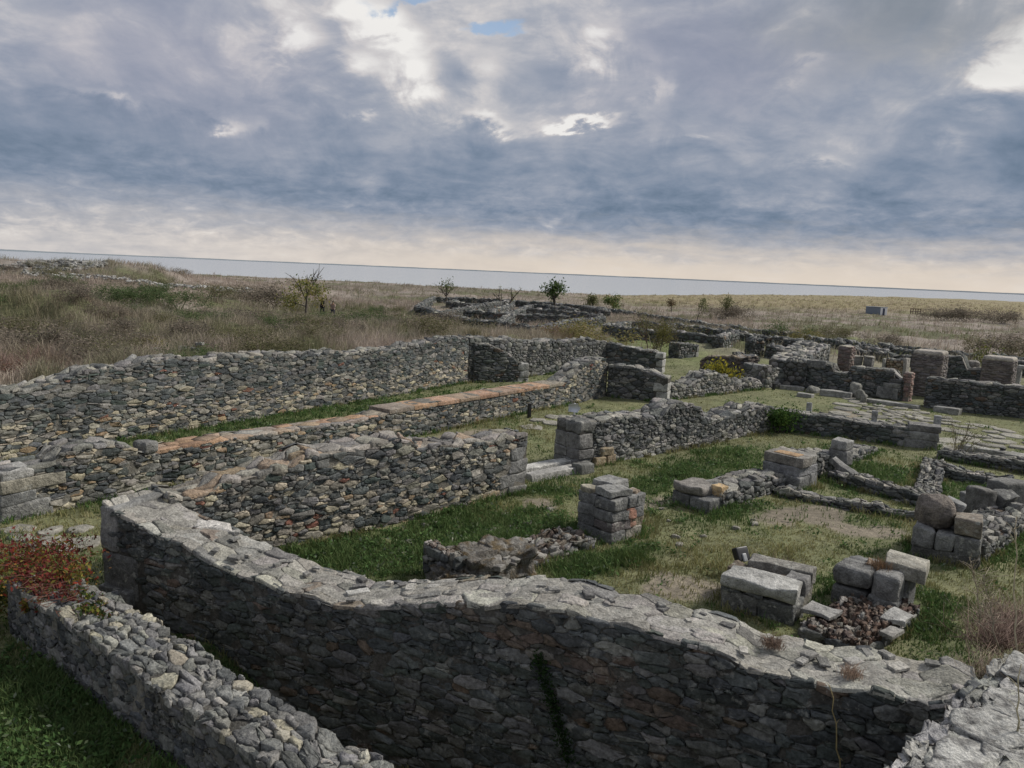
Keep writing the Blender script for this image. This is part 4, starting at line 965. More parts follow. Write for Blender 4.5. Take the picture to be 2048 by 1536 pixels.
for (px, py, s, hh_, lab) in [(1710, 795, .46, .72, 'tallest of the three rounded standing stones before the bath front'), (1720, 800, .40, .52, 'middle one of the three rounded standing stones'), (1727, 805, .30, .38, 'smallest of the three rounded standing stones at the path end'), (1627, 784, .62, .30, 'squat rounded boulder on the ledge by the stone bench')]:
    c = G(px, py); mb = MB(); block_mesh(mb, (0, 0, hh_ / 2 - .04), (s, s, hh_), .5, (.23, .225, .20), r=s * .42, wob=.05)
    o = mb.build('standing_stone' if hh_ > .35 else 'boulder', BLOCK, None, (0, 0, 0)); o.location = (c[0], c[1], 0); tag(o, lab, 'boulder', 'rounded stones by the bath front')
for (px, py, wd, top, lab) in [(1617, 828, .20, 805, 'leftmost upright stone marker, a thin slab behind the dark return wall'), (1748, 843, .20, 821, 'middle upright stone marker behind the dark return wall'), (1873, 856, .24, 831, 'right hand upright stone marker at the end of the return wall')]:
    c = G(px, py); zt = UZ(px, top, c, c + d)[1]
    mb = MB(); block_mesh(mb, (0, 0, zt / 2 - .05), (wd, wd * .8, zt + .1), -.4, (.27, .27, .275), r=.02, wob=.012)
    o = mb.build('marker_stone', BLOCK); o.location = (c[0], c[1], 0); tag(o, lab, 'marker', 'upright stone markers along the street')

# ---- ruined houses further off: every wall of a house is a part of it
def house(label, walls_, h=.85, th=.75, p=P_DARK, cat='ruin', rowh=.2, sw=.42, base=-.5, cap=P_GREY):
    pts = [G(a[0], a[1], a[4] if len(a) > 4 else h) for a in walls_]
    loc = (float(pts[0][0]), float(pts[0][1]), 0.0)
    e = empty('ruined_house', loc, label, cat)
    for a in walls_:
        hz = a[4] if len(a) > 4 else h
        A = G(a[0], a[1], hz); B = G(a[2], a[3], hz)
        if np.linalg.norm(B - A) < .4: continue
        L = np.linalg.norm(B - A); n_ = (B - A)[::-1] * np.array([-1, 1]) / L
        wp = empty('wall', (float(A[0]), float(A[1]), 0.0), None, None); wp.parent = e; wp.location = (A[0] - loc[0], A[1] - loc[1], 0)
        gz = float(terrain(np.array([(A[0] + B[0]) / 2]), np.array([(A[1] + B[1]) / 2]))[0])
        near = np.linalg.norm(A + B) / 2
        k = 1.0 if near < 80 else 1.35
        wall(A, B, th, [(0, hz)] + [(L * i / 4, hz + random.uniform(-.08, .06)) for i in range(1, 4)] + [(L, hz)], base=min(base, gz - .3), p=p, rowh=rowh * k, sw=sw * k, depth=(.02, .07), gap=.02, ptop=cap, topsize=(.36 * k, .5 * k), topdepth=(.0, .10),
             parent=wp, loc=(A[0], A[1], 0), mat=STONE_FAR, capmat=STONE_FAR, detail=0, rough=.02, ragged=.06, ends=(1, 1))
    return e
house('large ruined house of many low dark rooms left of the leafy tree', [
    (882, 628, 937, 641), (937, 641, 1006, 645), (1006, 645, 1084, 655), (1086, 655, 1150, 641), (1150, 641, 1212, 634), (841, 614, 882, 627), (841, 614, 872, 594), (872, 594, 960, 597), (960, 597, 1079, 604), (1079, 604, 1165, 612), (1165, 612, 1210, 620),
    (882, 627, 930, 616), (930, 616, 963, 610), (963, 610, 1030, 602), (892, 603, 961, 610), (927, 620, 1006, 627), (1006, 627, 1139, 633), (1053, 617, 1148, 624), (1148, 624, 1196, 631), (1022, 627, 1056, 616), (1056, 616, 1067, 609), (989, 622, 1028, 609), (1068, 608, 1148, 618), (1008, 643, 1030, 630), (905, 600, 892, 604)])
house('ruined house of long dark rooms with a pale end wall behind the bushy willow', [
    (1221, 652, 1341, 663), (1341, 663, 1446, 673), (1447, 674, 1480, 665), (1221, 651, 1264, 644), (1264, 644, 1341, 648), (1341, 648, 1454, 660), (1454, 660, 1480, 665), (1340, 663, 1352, 649)], h=.95, rowh=.2, sw=.34)
house('two parallel dark foundations crossing the field behind the ruined house', [(1165, 611, 1260, 624), (1260, 624, 1350, 637), (1350, 637, 1444, 652), (1444, 650, 1565, 667)], h=.5)
house('dark ruin with an upright stub and a sagging low wall left of the bath building', [(1480, 666, 1552, 674), (1552, 674, 1600, 683), (1507, 679, 1530, 679, 1.15), (1531, 692, 1584, 700, .75), (1567, 679, 1604, 683, 1.2), (1604, 684, 1612, 706, 1.1), (1465, 706, 1504, 712, .35)], rowh=.18, sw=.3)
e, r = quoined('small free standing dark wall block with a pale right edge near the willow', G(1356, 715), G(1396, 713), .8, [(1354, 686), (1398, 690)], [(.1, .4), (.5, .4)], ln=.25, rowh=.17, sw=.28, p=P_DARK)
A_, B_ = G(1399, 747), G(1492, 762)
wall_thing('stone_wall', 'brownish black wall with a grassy top right behind the yellow bush', A_, B_, .9, px_top([(1400, 722), (1412, 711), (1460, 713), (1500, 716), (1504, 730), (1515, 737)], A_, B_), base=-.3, p=pal((3, (.10, .078, .07)), (3, (.075, .07, .075)), (2, (.13, .11, .10))), rowh=.14, sw=.28, ptop=pal((2, (.23, .19, .14)), (1, (.2, .19, .17))))
house('rows of low grey foundations in the field behind the bath building', [(1612, 672, 1680, 684), (1660, 677, 1740, 690), (1685, 690, 1770, 700), (1700, 698, 1825, 714), (1757, 686, 1860, 701), (1768, 695, 1830, 704), (1860, 700, 1946, 709), (1560, 664, 1612, 672)], h=.6, rowh=.2, sw=.34)
house('low broken foundations behind the right hand brick pier', [(1985, 708, 2048, 716), (2010, 722, 2120, 736)], h=.8, rowh=.2, sw=.34)
rp = np.array([-8.6, 32.6]); gz = T(*rp); e = empty('rubble_heap', (rp[0], rp[1], gz), 'small heap of grey stones in the scrub just above the back wall', 'rubble')
c0 = G(362, 700, 1.6); gz = T(c0[0], c0[1]); e.location = (c0[0], c0[1], gz)
add_blocks(e, tuple(e.location), [((c0[0] + random.gauss(0, .35), c0[1] + random.gauss(0, .3), gz + .1 + abs(random.gauss(.12, .15))), (random.uniform(.2, .4), random.uniform(.18, .3), random.uniform(.1, .2)), random.uniform(0, 3), jc((.20, .197, .185)), dict(wob=.04)) for _ in range(14)], 'stone')
mb = MB()
for k in range(420):
    px = random.uniform(45, 205); x = (px - 1024) / F * 84; y = 84 + random.gauss(0, 2.4)
    z = T(x, y); s = random.uniform(.3, .8)
    block_mesh(mb, (x, y, z + .1), (s, s * .8, s * .5), random.uniform(0, 3), jc(random.choice([(.22, .218, .205), (.30, .295, .28), (.15, .15, .145)])), wob=.1, r=s * .12)
tag(mb.build('rubble_heap', STONE_FAR), 'long spread of pale tumbled stones over the top of the far left mound', 'rubble', None, 'stuff')
mb = MB()
for k in range(330):
    px = random.uniform(40, 500); x = (px - 1024) / F * 74; y = 74 + random.gauss(0, .7) + (px > 330) * (4 + (px - 330) * .06)
    x = (px - 1024) / F * y; z = T(x, y); s = random.uniform(.15, .4)
    block_mesh(mb, (x, y, z + .3), (s, s * .8, s * .5), random.uniform(0, 3), jc(random.choice([(.32, .315, .30), (.42, .415, .40), (.22, .22, .21)])), wob=.06, r=s * .1)
tag(mb.build('rubble_line', STONE_FAR), 'thin line of whitish stones below the far left mound', 'rubble', None, 'stuff')

# ---- paving slabs of the street and the door yard
slab_meshes = []
for k in range(10):
    mb = MB(); n = random.randint(5, 7); an = np.sort(rng.uniform(0, 2 * math.pi, n)) ; an = np.linspace(0, 2 * math.pi, n, endpoint=False) + rng.uniform(-.25, .25, n)
    rr_ = rng.uniform(.38, .55, n); pts = np.stack([rr_ * np.cos(an), rr_ * np.sin(an)], 1)
    cc = jc(random.choice([(.27, .258, .22), (.235, .225, .195), (.30, .285, .245)]))
    emit(mb, [(0, 0, [tuple(p) for p in pts])], lambda u, v, dd: np.stack([u, v, dd], -1), (.03, .035), lambda u, v: cc, gap=.005, tilt=.02, rough=.006, sink=.06, shrink=.92, bulge=0)
    o = mb.build('flagstone', CAP); slab_meshes.append(o.data); bpy.data.objects.remove(o)
SLABS = []
def put_slab(x, y, s, label, group, elong=1.0, yaw=None):
    elong *= random.uniform(.9, 1.7)
    o = bpy.data.objects.new('flagstone', random.choice(slab_meshes)); COL.objects.link(o)
    o.location = (x, y, T(x, y) + .004); o.scale = (s * elong, s, 1.0); o.rotation_euler = (0, 0, random.uniform(0, 6) if yaw is None else yaw)
    tag(o, label, 'paving slab', group); SLABS.append((x, y, s * .5))
def field_slabs(poly, n, label, group, smin=.4, smax=.9, yaw=None, elong=1.0):
    P_ = [np.array(G(*q)) for q in poly]; k = 0; tries = 0
    lo = np.min(P_, 0); hi = np.max(P_, 0)
    while k < n and tries < n * 60:
        tries += 1
        x, y = random.uniform(lo[0], hi[0]), random.uniform(lo[1], hi[1]); inside = True
        for i in range(len(P_)):
            a, b_ = P_[i], P_[(i + 1) % len(P_)]
            if (b_[0] - a[0]) * (y - a[1]) - (b_[1] - a[1]) * (x - a[0]) > 0: inside = False
        s = random.uniform(smin, smax)
        if not inside or any((x - q[0]) ** 2 + (y - q[1]) ** 2 < (q[2] + s * .42) ** 2 for q in SLABS): continue
        put_slab(x, y, s, label, group, elong, yaw); k += 1
lab = 'worn flagstone sunk in the grass of the yard beyond the doorway'
field_slabs([(1060, 935), (1000, 905), (1070, 840), (1300, 810), (1290, 830), (1130, 850), (1110, 925)], 55, lab, 'worn flagstones in the door yard')
lab = 'pale flagstone of the narrow path leading to the standing stones'
field_slabs([(1640, 838), (1700, 797), (1728, 801), (1690, 832)], 16, lab, 'path flagstones by the standing stones', .7, 1.2)
lab = 'flagstone of the wide street between the return wall and the bath front'
field_slabs([(1680, 842), (1735, 806), (1850, 822), (1860, 850)], 40, lab, 'flagstones of the wide street', .3, .85)
lab = 'scattered flagstone in the grass below the dark level wall at the right'
field_slabs([(1890, 905), (1885, 835), (2040, 868), (1985, 895)], 22, lab, 'scattered flagstones at the right of the street', .6, 1.3)
lab = 'bright flagstone in the close set paving above the street kerb'
field_slabs([(1972, 898), (2000, 862), (2100, 868), (2060, 905)], 26, lab, 'bright close set paving', .8, 1.3)
lab = 'flat stone in the bare ground between the creeper and the front wall end'
field_slabs([(40, 1140), (30, 1060), (170, 1050), (175, 1100)], 9, lab, 'flat stones by the front wall end', .4, .9)
lab = 'small pale stone lying in the weeds of the near room'
field_slabs([(720, 1125), (850, 1050), (1150, 985), (1160, 1020), (880, 1105)], 12, lab, 'small stones in the near room', .15, .3)
lab = 'small stone lying in the weeds or grass of the open court'
field_slabs([(1250, 1180), (1320, 1000), (1560, 1000), (1800, 1060), (1700, 1100), (1450, 1120)], 10, lab, 'small stones in the open court', .12, .25)
# ------------------------------------------------------------------ vegetation
FT = np.array(FOOT)
def blocked(x, y):
    r = np.zeros(len(x), bool)
    for (ax, ay, tx, ty, nx, ny, L, th, g) in FT:
        u = (x - ax) * tx + (y - ay) * ty; v = (x - ax) * nx + (y - ay) * ny
        r |= (u > -g) & (u < L + g) & (v > -g) & (v < th + g)
    return r
def scatter(n, a0, a1, r0, r1, seed):
    r = np.random.default_rng(seed)
    a = r.uniform(a0, a1, n); d = np.exp(r.uniform(math.log(r0), math.log(r1), n))
    return d * np.sin(a), d * np.cos(a), r
def blades(mb, x, y, z, h, wd, lean, col, r, bend=True):
    n = len(x)
    ph = r.uniform(0, 2 * math.pi, n); px_, py_ = np.cos(ph), np.sin(ph)
    lx, ly = lean[:, 0] * h, lean[:, 1] * h
    P0 = np.stack([x - px_ * wd, y - py_ * wd, z - .02], -1); P1 = np.stack([x + px_ * wd, y + py_ * wd, z - .02], -1)
    M0 = np.stack([x - px_ * wd * .8 + lx * .35, y - py_ * wd * .8 + ly * .35, z + h * .6], -1); M1 = np.stack([x + px_ * wd * .8 + lx * .35, y + py_ * wd * .8 + ly * .35, z + h * .6], -1)
    TP = np.stack([x + lx, y + ly, z + h], -1)
    V = np.stack([P0, P1, M1, M0, TP], 1).reshape(-1, 3); i = np.arange(n)[:, None] * 5
    mb.add(V, i + np.array([0, 1, 2, 3])[None], np.repeat(col, 5, 0))
    mb.F.append(i + np.array([3, 2, 4])[None] + mb.n - len(V))

def clumps(x, y, k, rad, r):
    n = len(x); X = np.repeat(x, k) + r.normal(0, 1, n * k) * np.repeat(rad, k); Y = np.repeat(y, k) + r.normal(0, 1, n * k) * np.repeat(rad, k)
    return X, Y, np.repeat(np.arange(n), k)

# short grass and weeds of the courts
x, y, r = scatter(150000, -.72, .80, 6.5, 52, 1)
lush, dirt, field = cover(x, y)
keep = (field < .4) & ~blocked(x, y) & (r.uniform(0, 1, len(x)) < (1 - dirt * .80) * (.60 + .40 * lush)) & (r.uniform(0, 1, len(x)) < np.where((y > 30) | ((x > 8) & (y > 25)), .55, 1))
x, y, lush, dirt = x[keep], y[keep], lush[keep], dirt[keep]
X, Y, idx = clumps(x, y, 4, .03 + .02 * np.ones(len(x)), r)
nzz = fbm2(X, Y, 1.1, 91)
hh = (.035 + .05 * lush[idx] + .07 * S(nzz, .5, .7)) * r.uniform(.5, 1.5, len(X)) * (1 - .45 * ((Y > 25) & (X > 2)))
dryp = S(fbm2(X, Y, .8, 95), .42, .60) * (1 - lush[idx])
base_c = colmix(r, len(X), [(.085, .140, .042), (.065, .115, .036), (.115, .155, .05), (.15, .17, .065)], (3, 3, 2, 1))
dry_c = colmix(r, len(X), [(.27, .25, .12), (.22, .22, .095), (.33, .29, .17)], (3, 3, 1))
dk = colmix(r, len(X), [(.085, .132, .046), (.10, .15, .054), (.125, .168, .066)], (2, 3, 2))
c = base_c * (1 - dryp[:, None]) + dry_c * dryp[:, None]; c = c * (1 - .7 * lush[idx][:, None]) + dk * .7 * lush[idx][:, None]
mb = MB(); blades(mb, X, Y, terrain(X, Y), hh, .0055 + .0002 * Y, r.normal(0, .45, (len(X), 2)), c, r)
tag(mb.build('short_grass', BLADE), 'short green and dry grass covering the courts between the walls', 'grass', None, 'stuff')

# weeds and long grass along the feet of walls and piers
r = np.random.default_rng(66); ex, ey = [], []
for (ax, ay, tx, ty, nx, ny, L, th, g) in FT:
    if math.hypot(ax, ay) > 36: continue
    m_ = int((2 * L + 2 * th) * 20); q_ = r.uniform(0, 2 * L + 2 * th, m_); o_ = np.abs(r.normal(.05, .07, m_)) + .02
    u = np.where(q_ < L, q_, np.where(q_ < L + th, L + o_, np.where(q_ < 2 * L + th, q_ - L - th, -o_)))
    v = np.where(q_ < L, -o_, np.where(q_ < L + th, q_ - L, np.where(q_ < 2 * L + th, th + o_, q_ - 2 * L - th)))
    ex.append(ax + tx * u + nx * v); ey.append(ay + ty * u + ny * v)
x, y = np.concatenate(ex), np.concatenate(ey)
keep = (cover(x, y)[2] < .4) & ~blocked(x, y) & (fbm2(x, y, 1.4, 120) > .44)
X, Y, idx = clumps(x[keep], y[keep], 5, .035 * np.ones(keep.sum()), r)
dry_ = (fbm2(X, Y, .7, 125) > .56)[:, None]
c = np.where(dry_, colmix(r, len(X), [(.25, .23, .12), (.19, .19, .08)], (1, 1)), colmix(r, len(X), [(.075, .135, .04), (.095, .16, .05), (.13, .17, .06)], (2, 2, 1)))
mb = MB(); blades(mb, X, Y, terrain(X, Y), .13 * r.uniform(.4, 1.5, len(X)), .0055 + .0002 * Y, r.normal(0, .45, (len(X), 2)), c, r)
tag(mb.build('edge_grass', BLADE), 'longer grass and weeds growing along the feet of the walls and piers', 'grass', None, 'stuff')

# broad leaved weeds
x, y, r = scatter(26000, -.72, .80, 6.5, 42, 2)
lush, dirt, field = cover(x, y)
keep = (field < .4) & ~blocked(x, y) & (r.uniform(0, 1, len(x)) < lush * .9 + .03)
x, y = x[keep], y[keep]
X, Y, idx = clumps(x, y, 9, .06 * np.ones(len(x)), r)
Zp = terrain(X, Y) + np.abs(r.normal(.05, .04, len(X)))
c = colmix(r, len(X), [(.055, .105, .034), (.078, .14, .044), (.10, .165, .055), (.14, .175, .095), (.16, .19, .14)], (4, 4, 3, 1, .6), .25)
mb = MB(); leaves(mb, np.stack([X, Y, Zp], -1), .028 + .001 * np.minimum(Y, 30), c, up=.8, seed=12)
tag(mb.build('leafy_weeds', LEAF), 'dark broad leaved weeds crowding the rooms and wall feet', 'weeds', None, 'stuff')

# tall dry grass of the field
def tallgrass(n, a0, a1, r0, r1, k, rad, hgt, wid, seed, name, label, pred=None):
    x, y, r = scatter(n, a0, a1, r0, r1, seed)
    keep = (cover(x, y)[2] > .6) & ~blocked(x, y) & (y < shore(x, y) * .97)
    inr = (ell(x, y, (-1.0, 92.0), 13, 30) + ell(x, y, (14.0, 62.0), 5, 12) > .45); low_ = (ell(x, y, (11.5, 58.0), 4, 14, -.15) + ell(x, y, (13.0, 46.0), 6, 6) + ell(x, y, (30., 70.), 6, 3)) > .35
    keep &= ~(inr & (r.uniform(0, 1, len(x)) < .75)) & ~(low_ & (r.uniform(0, 1, len(x)) < .85))
    if pred is not None: keep &= pred(x, y, r)
    x, y = x[keep], y[keep]
    X, Y, idx = clumps(x, y, k, rad * np.ones(len(x)), r)
    n1 = fbm2(X, Y, .25, 111); n2 = fbm2(X, Y, .9, 113)
    fc = fieldcol(X, Y)
    tan = colmix(r, len(X), [(.32, .27, .225), (.39, .335, .275), (.25, .205, .175), (.29, .23, .205)], (3, 2, 3, 2))
    olv = colmix(r, len(X), [(.13, .145, .07), (.165, .17, .085), (.10, .105, .06), (.15, .125, .09)], (3, 3, 2, 2))
    m = S(n1 + (n2 - .5) * .6, .50, .70)[:, None]
    c = (tan * (1 - m) + olv * m) * .9 + fc * .65 * r.uniform(.8, 1.25, (len(X), 1))
    hp = np.exp(-(((X + 19.0) / 2.6) ** 2 + ((Y - 33.5) / 2.4) ** 2))[:, None]
    c = c * (1 - hp * .8) + colmix(r, len(X), [(.33, .275, .22), (.28, .225, .18)], (1, 1)) * hp * .8
    red = (ell(X, Y, G(15, 740, 1.4), 1.6, 1.2) + ell(X, Y, (4.0, 44.0), 2.6, 2.2))[:, None]; red = np.clip(red, 0, 1)
    c = c * (1 - red * .7) + np.array([.21, .115, .10]) * red * .7
    h = hgt * r.uniform(.45, 1.25, len(X)) * (.6 + .8 * S(n2, .35, .7)) * (1 + .5 * ell(X, Y, (-16.8, 67.0), 4.5, 2.2))
    mb = MB(); blades(mb, X, Y, terrain(X, Y), h, wid * (1 + Y * .008), r.normal(0, .38, (len(X), 2)) + np.array([.15, .0]), c, r)
    return tag(mb.build(name, BLADE), label, 'grass', None, 'stuff')
tallgrass(30000, -.72, .30, 20, 110, 11, .16, .50, .007, 3, 'dry_grass', 'tall dry brownish grass and scrub of the left field')
tallgrass(22000, -.55, .80, 48, 620, 7, .30, .55, .016, 4, 'field_grass', 'golden and greyish dry grass of the plain towards the lake', lambda x, y, r: r.uniform(0, 1, len(x)) < .85)
tallgrass(2600, .25, .80, 4.0, 10, 14, .09, .30, .003, 5, 'bank_grass', 'dry wiry grass on the bank at the right edge')

# creepers, bushes, trees
def branchy(mbw, p, d, L, r0, depth, tips, rr, spread=.5, kids=3, col=(.10, .085, .07), up=.15):
    n = 4; pts = [np.array(p)]; dd = np.array(d, float)
    for i in range(n):
        dd = dd + rr.normal(0, .10, 3) + np.array([0, 0, up * .25]); dd /= np.linalg.norm(dd); pts.append(pts[-1] + dd * L / n)
    tube(mbw, pts, np.linspace(r0, r0 * .5, n + 1), col, 5)
    if depth == 0: tips.append(pts[-1]); tips.append(pts[-2]); tips.append(pts[-3]); return
    for k in range(kids):
        q = pts[int(rr.integers(2, n + 1))]; nd = dd + rr.normal(0, spread, 3); nd[2] += up; nd /= np.linalg.norm(nd)
        branchy(mbw, q, nd, L * rr.uniform(.55, .8), r0 * .5, depth - 1, tips, rr, spread, kids, col, up)
    tips.append(pts[-1])
def tree(name, label, cat, x, y, h, seed, cols, wts, nleaf=10, lsize=.06, trunk=.35, spread=.5, depth=2, kids=4, leafr=.18, r0=.06, stems=1, z=None, group=None, bark=(.085, .075, .065), bare=0.0, up=.15, squash=None):
    rr = np.random.default_rng(seed); z = T(x, y) - .05 if z is None else z; e = empty(name, (x, y, z), label, cat, group)
    mw = MB(); tips = []
    for s_ in range(stems):
        d = np.array([0, 0, 1.0]) if stems == 1 else np.array([rr.normal(0, .35), rr.normal(0, .35), 1.0]); d /= np.linalg.norm(d)
        off = np.array([rr.normal(0, .05), rr.normal(0, .05), 0]) * (stems > 1) * h
        branchy(mw, np.array([x, y, z]) + off, d, h * trunk, r0, depth, tips, rr, spread, kids, bark, up)
    tips = np.array(tips); zmax = tips[:, 2].max() - z; sc = h / max(zmax + leafr * .6, .1)
    fit = lambda V: np.array([x, y, z]) + (V - np.array([x, y, z])) * np.array([sc if squash is None else sc * squash, sc if squash is None else sc * squash, sc])
    mw.V = [fit(v) for v in mw.V]; tips = fit(tips)
    mw.build('trunk', BARK, e, (x, y, z))
    if nleaf:
        keep = rr.uniform(0, 1, len(tips)) > bare * S((tips[:, 2] - z) / h, .45, .75)
        tp = np.repeat(tips[keep], nleaf, 0) + rr.normal(0, leafr, (keep.sum() * nleaf, 3)) * np.array([1, 1, .8])
        tp[:, 2] = np.maximum(tp[:, 2], z + .03)
        c = colmix(rr, len(tp), cols, wts, .25)
        ml_ = MB(); leaves(ml_, tp, lsize, c, up=.25, seed=seed); ml_.build('crown', LEAF, e, (x, y, z))
    return e
def at(px, py, dist):
    d = ray(px, py); return d[0] / d[1] * dist, dist
def tree_px(name, label, px, ybase, ytop, dist, seed, cols, wts, cat='tree', **kw):
    x, y = at(px, ybase, dist); z = T(x, y) - .05
    d = ray(px, ytop); zt = H + d[2] / d[1] * dist
    return tree(name, label, cat, x, y, max(zt - z, .4), seed, cols, wts, z=z, **kw)
GRN = [(.075, .125, .04), (.095, .15, .05), (.12, .165, .06), (.06, .10, .035)]
YEL = [(.24, .23, .07), (.18, .19, .06), (.30, .26, .08), (.12, .16, .05)]
OLV = [(.15, .165, .075), (.12, .135, .06), (.19, .185, .09)]
tree_px('small_tree', 'half bare tree with yellowing lower leaves beside the two walkers', 610, 606, 518, 70, 11, YEL, (3, 3, 2, 2), nleaf=22, lsize=.12, trunk=.30, leafr=.42, r0=.09, bare=1.0, kids=6, spread=.55, depth=2)
tree_px('small_tree', 'leaning thin tree with sparse dark crown at the back corner of the large ruined house', 893, 594, 554, 100, 12, OLV + GRN, (2, 2, 2, 1, 1, 1, 1), nleaf=7, lsize=.12, leafr=.28, r0=.10, kids=4, spread=.6, depth=2)
tree_px('small_tree', 'short spindly sapling behind the middle of the large ruined house', 1008, 600, 570, 105, 13, OLV, (2, 2, 2), nleaf=6, lsize=.12, leafr=.25, r0=.08, stems=2, depth=1, kids=4)
tree_px('leafy_tree', 'rounded leafy green tree standing out against the lake', 1110, 607, 552, 100, 14, GRN, (3, 3, 2, 3), nleaf=10, lsize=.17, leafr=.34, r0=.12, trunk=.30, kids=5, spread=.75, depth=2, squash=1.35)
tree_px('small_tree', 'small round tree just right of the leafy tree', 1184, 612, 588, 118, 15, OLV, (2, 2, 2), nleaf=12, lsize=.14, leafr=.30, r0=.08, trunk=.3, kids=4, depth=2, spread=.7)
tree_px('small_tree', 'second small round tree right of the leafy tree, slightly larger and greener', 1226, 616, 588, 112, 16, GRN + YEL, (2, 2, 2, 1, 1, 1, 1, 1), nleaf=14, lsize=.15, leafr=.32, r0=.08, trunk=.3, kids=4, depth=2, spread=.7)
tree_px('small_tree', 'thin brownish sapling on the golden plain left of centre of its row', 1343, 622, 598, 120, 17, [(.14, .10, .06), (.11, .09, .05)], (1, 1), nleaf=6, lsize=.13, leafr=.3, r0=.06, kids=4, depth=2)
tree_px('small_tree', 'slender grey green sapling before the golden plain beside the dark foundations', 1394, 638, 592, 88, 18, OLV, (2, 2, 1), nleaf=6, lsize=.10, leafr=.22, r0=.05, trunk=.4, kids=4, depth=2, spread=.4)
tree_px('small_tree', 'taller poplar like sapling in a thicket of brown brush on the plain', 1452, 632, 590, 100, 19, OLV, (2, 2, 2), nleaf=8, lsize=.12, leafr=.25, r0=.06, trunk=.4, kids=4, depth=2, spread=.35)
tree_px('willow_bush', 'tall thin bush with reddish twigs and yellow green leaves before the ruined house', 1292, 706, 618, 46, 20, [(.12, .115, .04), (.15, .13, .05), (.10, .075, .055), (.085, .095, .035)], (3, 2, 2, 2), cat='bush', nleaf=9, lsize=.045, leafr=.18, r0=.04, stems=3, trunk=.42, kids=4, depth=2, spread=.32, bark=(.11, .075, .06))
tree_px('willow_bush', 'slim yellow green bush right beside the reddish twigged one', 1322, 706, 640, 45, 21, [(.14, .135, .04), (.12, .12, .04), (.17, .15, .05)], (2, 2, 1), cat='bush', nleaf=12, lsize=.045, leafr=.16, r0=.03, stems=2, trunk=.42, kids=4, depth=2, spread=.28)
tree_px('yellow_bush', 'bush with bright yellow leaves growing behind the humped rubble wall', 1440, 766, 716, 36.5, 22, [(.36, .31, .04), (.28, .26, .04), (.18, .18, .05), (.12, .13, .05)], (3, 3, 2, 2), cat='bush', nleaf=16, lsize=.085, leafr=.16, r0=.025, stems=4, trunk=.5, kids=4, depth=1, spread=.7, squash=1.35)
tree_px('bush', 'yellow green leafy shrub behind the crumbled wall at the right edge', 1966, 722, 688, 46, 23, [(.17, .165, .05), (.13, .14, .045), (.10, .12, .04)], (2, 2, 2), cat='bush', nleaf=12, lsize=.07, leafr=.18, r0=.03, stems=4, trunk=.45, kids=4, depth=1, spread=.5)
tree_px('dry_shrub', 'tall dry yellowish shrub by the low kerb wall right of the return wall', 1903, 938, 828, 22.6, 24, [(.19, .175, .10), (.15, .145, .08), (.11, .12, .06)], (2, 2, 2), cat='bush', nleaf=6, lsize=.028, leafr=.10, r0=.012, stems=7, trunk=.5, kids=3, depth=1, spread=.25, bark=(.20, .17, .11))
vx, vy = G(1585, 852); tree('ivy_bush', 'glossy dark green ivy clump in the corner at the end of the green corridor', 'bush', 9.05, 25.3, .95, 25, [(.04, .085, .02), (.06, .11, .025), (.085, .13, .03)], (3, 3, 1), nleaf=26, lsize=.055, leafr=.16, r0=.015, stems=6, trunk=.5, kids=3, depth=1, spread=.5)
# scrub of the field: separate bushes
BU = [(40, 690, 642, 30.5, 'd'), (105, 655, 600, 35, 'd'), (60, 640, 592, 36, 'd'), (150, 668, 628, 33, 'd'), (215, 672, 640, 33, 'd'), (300, 680, 648, 35, 'o'), (500, 665, 618, 42, 'd'), (455, 655, 618, 44, 'd'), (570, 668, 632, 41, 'o'), (630, 652, 628, 48, 'o'),
      (705, 655, 622, 48, 'g'), (780, 664, 628, 46, 'g'), (810, 668, 640, 44, 'd'), (540, 594, 574, 80, 'd'), (520, 592, 574, 84, 'd'), (250, 720, 694, 27, 'o'), (310, 712, 690, 29, 'y'), (170, 735, 712, 25, 'o'), (225, 730, 712, 26, 'o'), (60, 735, 700, 25, 'o'), (20, 775, 738, 21.5, 'r'),
      (420, 700, 668, 33, 'o'), (660, 690, 662, 37, 'o'), (740, 690, 665, 38, 'd'), (860, 668, 648, 44, 'o'), (190, 600, 572, 58, 'g'), (240, 604, 574, 60, 'g'), (300, 600, 570, 62, 'g'), (350, 604, 580, 62, 'g'), (150, 585, 562, 66, 'g'), (420, 590, 570, 75, 'o'), (330, 590, 566, 70, 'g'),
      (1150, 676, 655, 48, 'y'), (1120, 672, 654, 50, 'r'), (1175, 674, 645, 49, 'y'), (1640, 668, 650, 72, 'o'), (1690, 672, 654, 72, 'o'), (1580, 668, 646, 70, 'g'), (1615, 676, 660, 66, 'y'), (1768, 684, 668, 64, 'd'), (1900, 634, 618, 130, 'd'), (1930, 636, 616, 128, 'd'), (1965, 638, 620, 128, 'd'), (2010, 640, 622, 126, 'd'), (1875, 632, 618, 132, 'd'),
      (1480, 636, 612, 100, 'd'), (1435, 634, 612, 102, 'd'), (1330, 660, 640, 62, 'o'), (2030, 690, 668, 58, 'd'), (1990, 686, 670, 60, 'o'), (880, 640, 622, 64, 'd'), (950, 662, 640, 52, 'o')]
rb = np.random.default_rng(404)
while len(BU) < 150:
    px, dist = rb.uniform(-40, 860), math.exp(rb.uniform(math.log(24), math.log(95)))
    x_, y_ = at(px, 640, dist); yb_ = None
    if cover(np.array([x_]), np.array([y_]))[2][0] < .9 or (px > 600 and dist < 30): continue
    zz = T(x_, y_); hh_ = rb.uniform(.45, 1.05)
    v_ = RC.T @ np.array([x_, y_, zz + hh_ - H]); u_ = RC.T @ np.array([x_, y_, zz - H])
    BU.append((px, 768 - F * u_[1] / -u_[2], 768 - F * v_[1] / -v_[2], dist, rb.choice(['d', 'd', 'o', 'o', 'g'])))
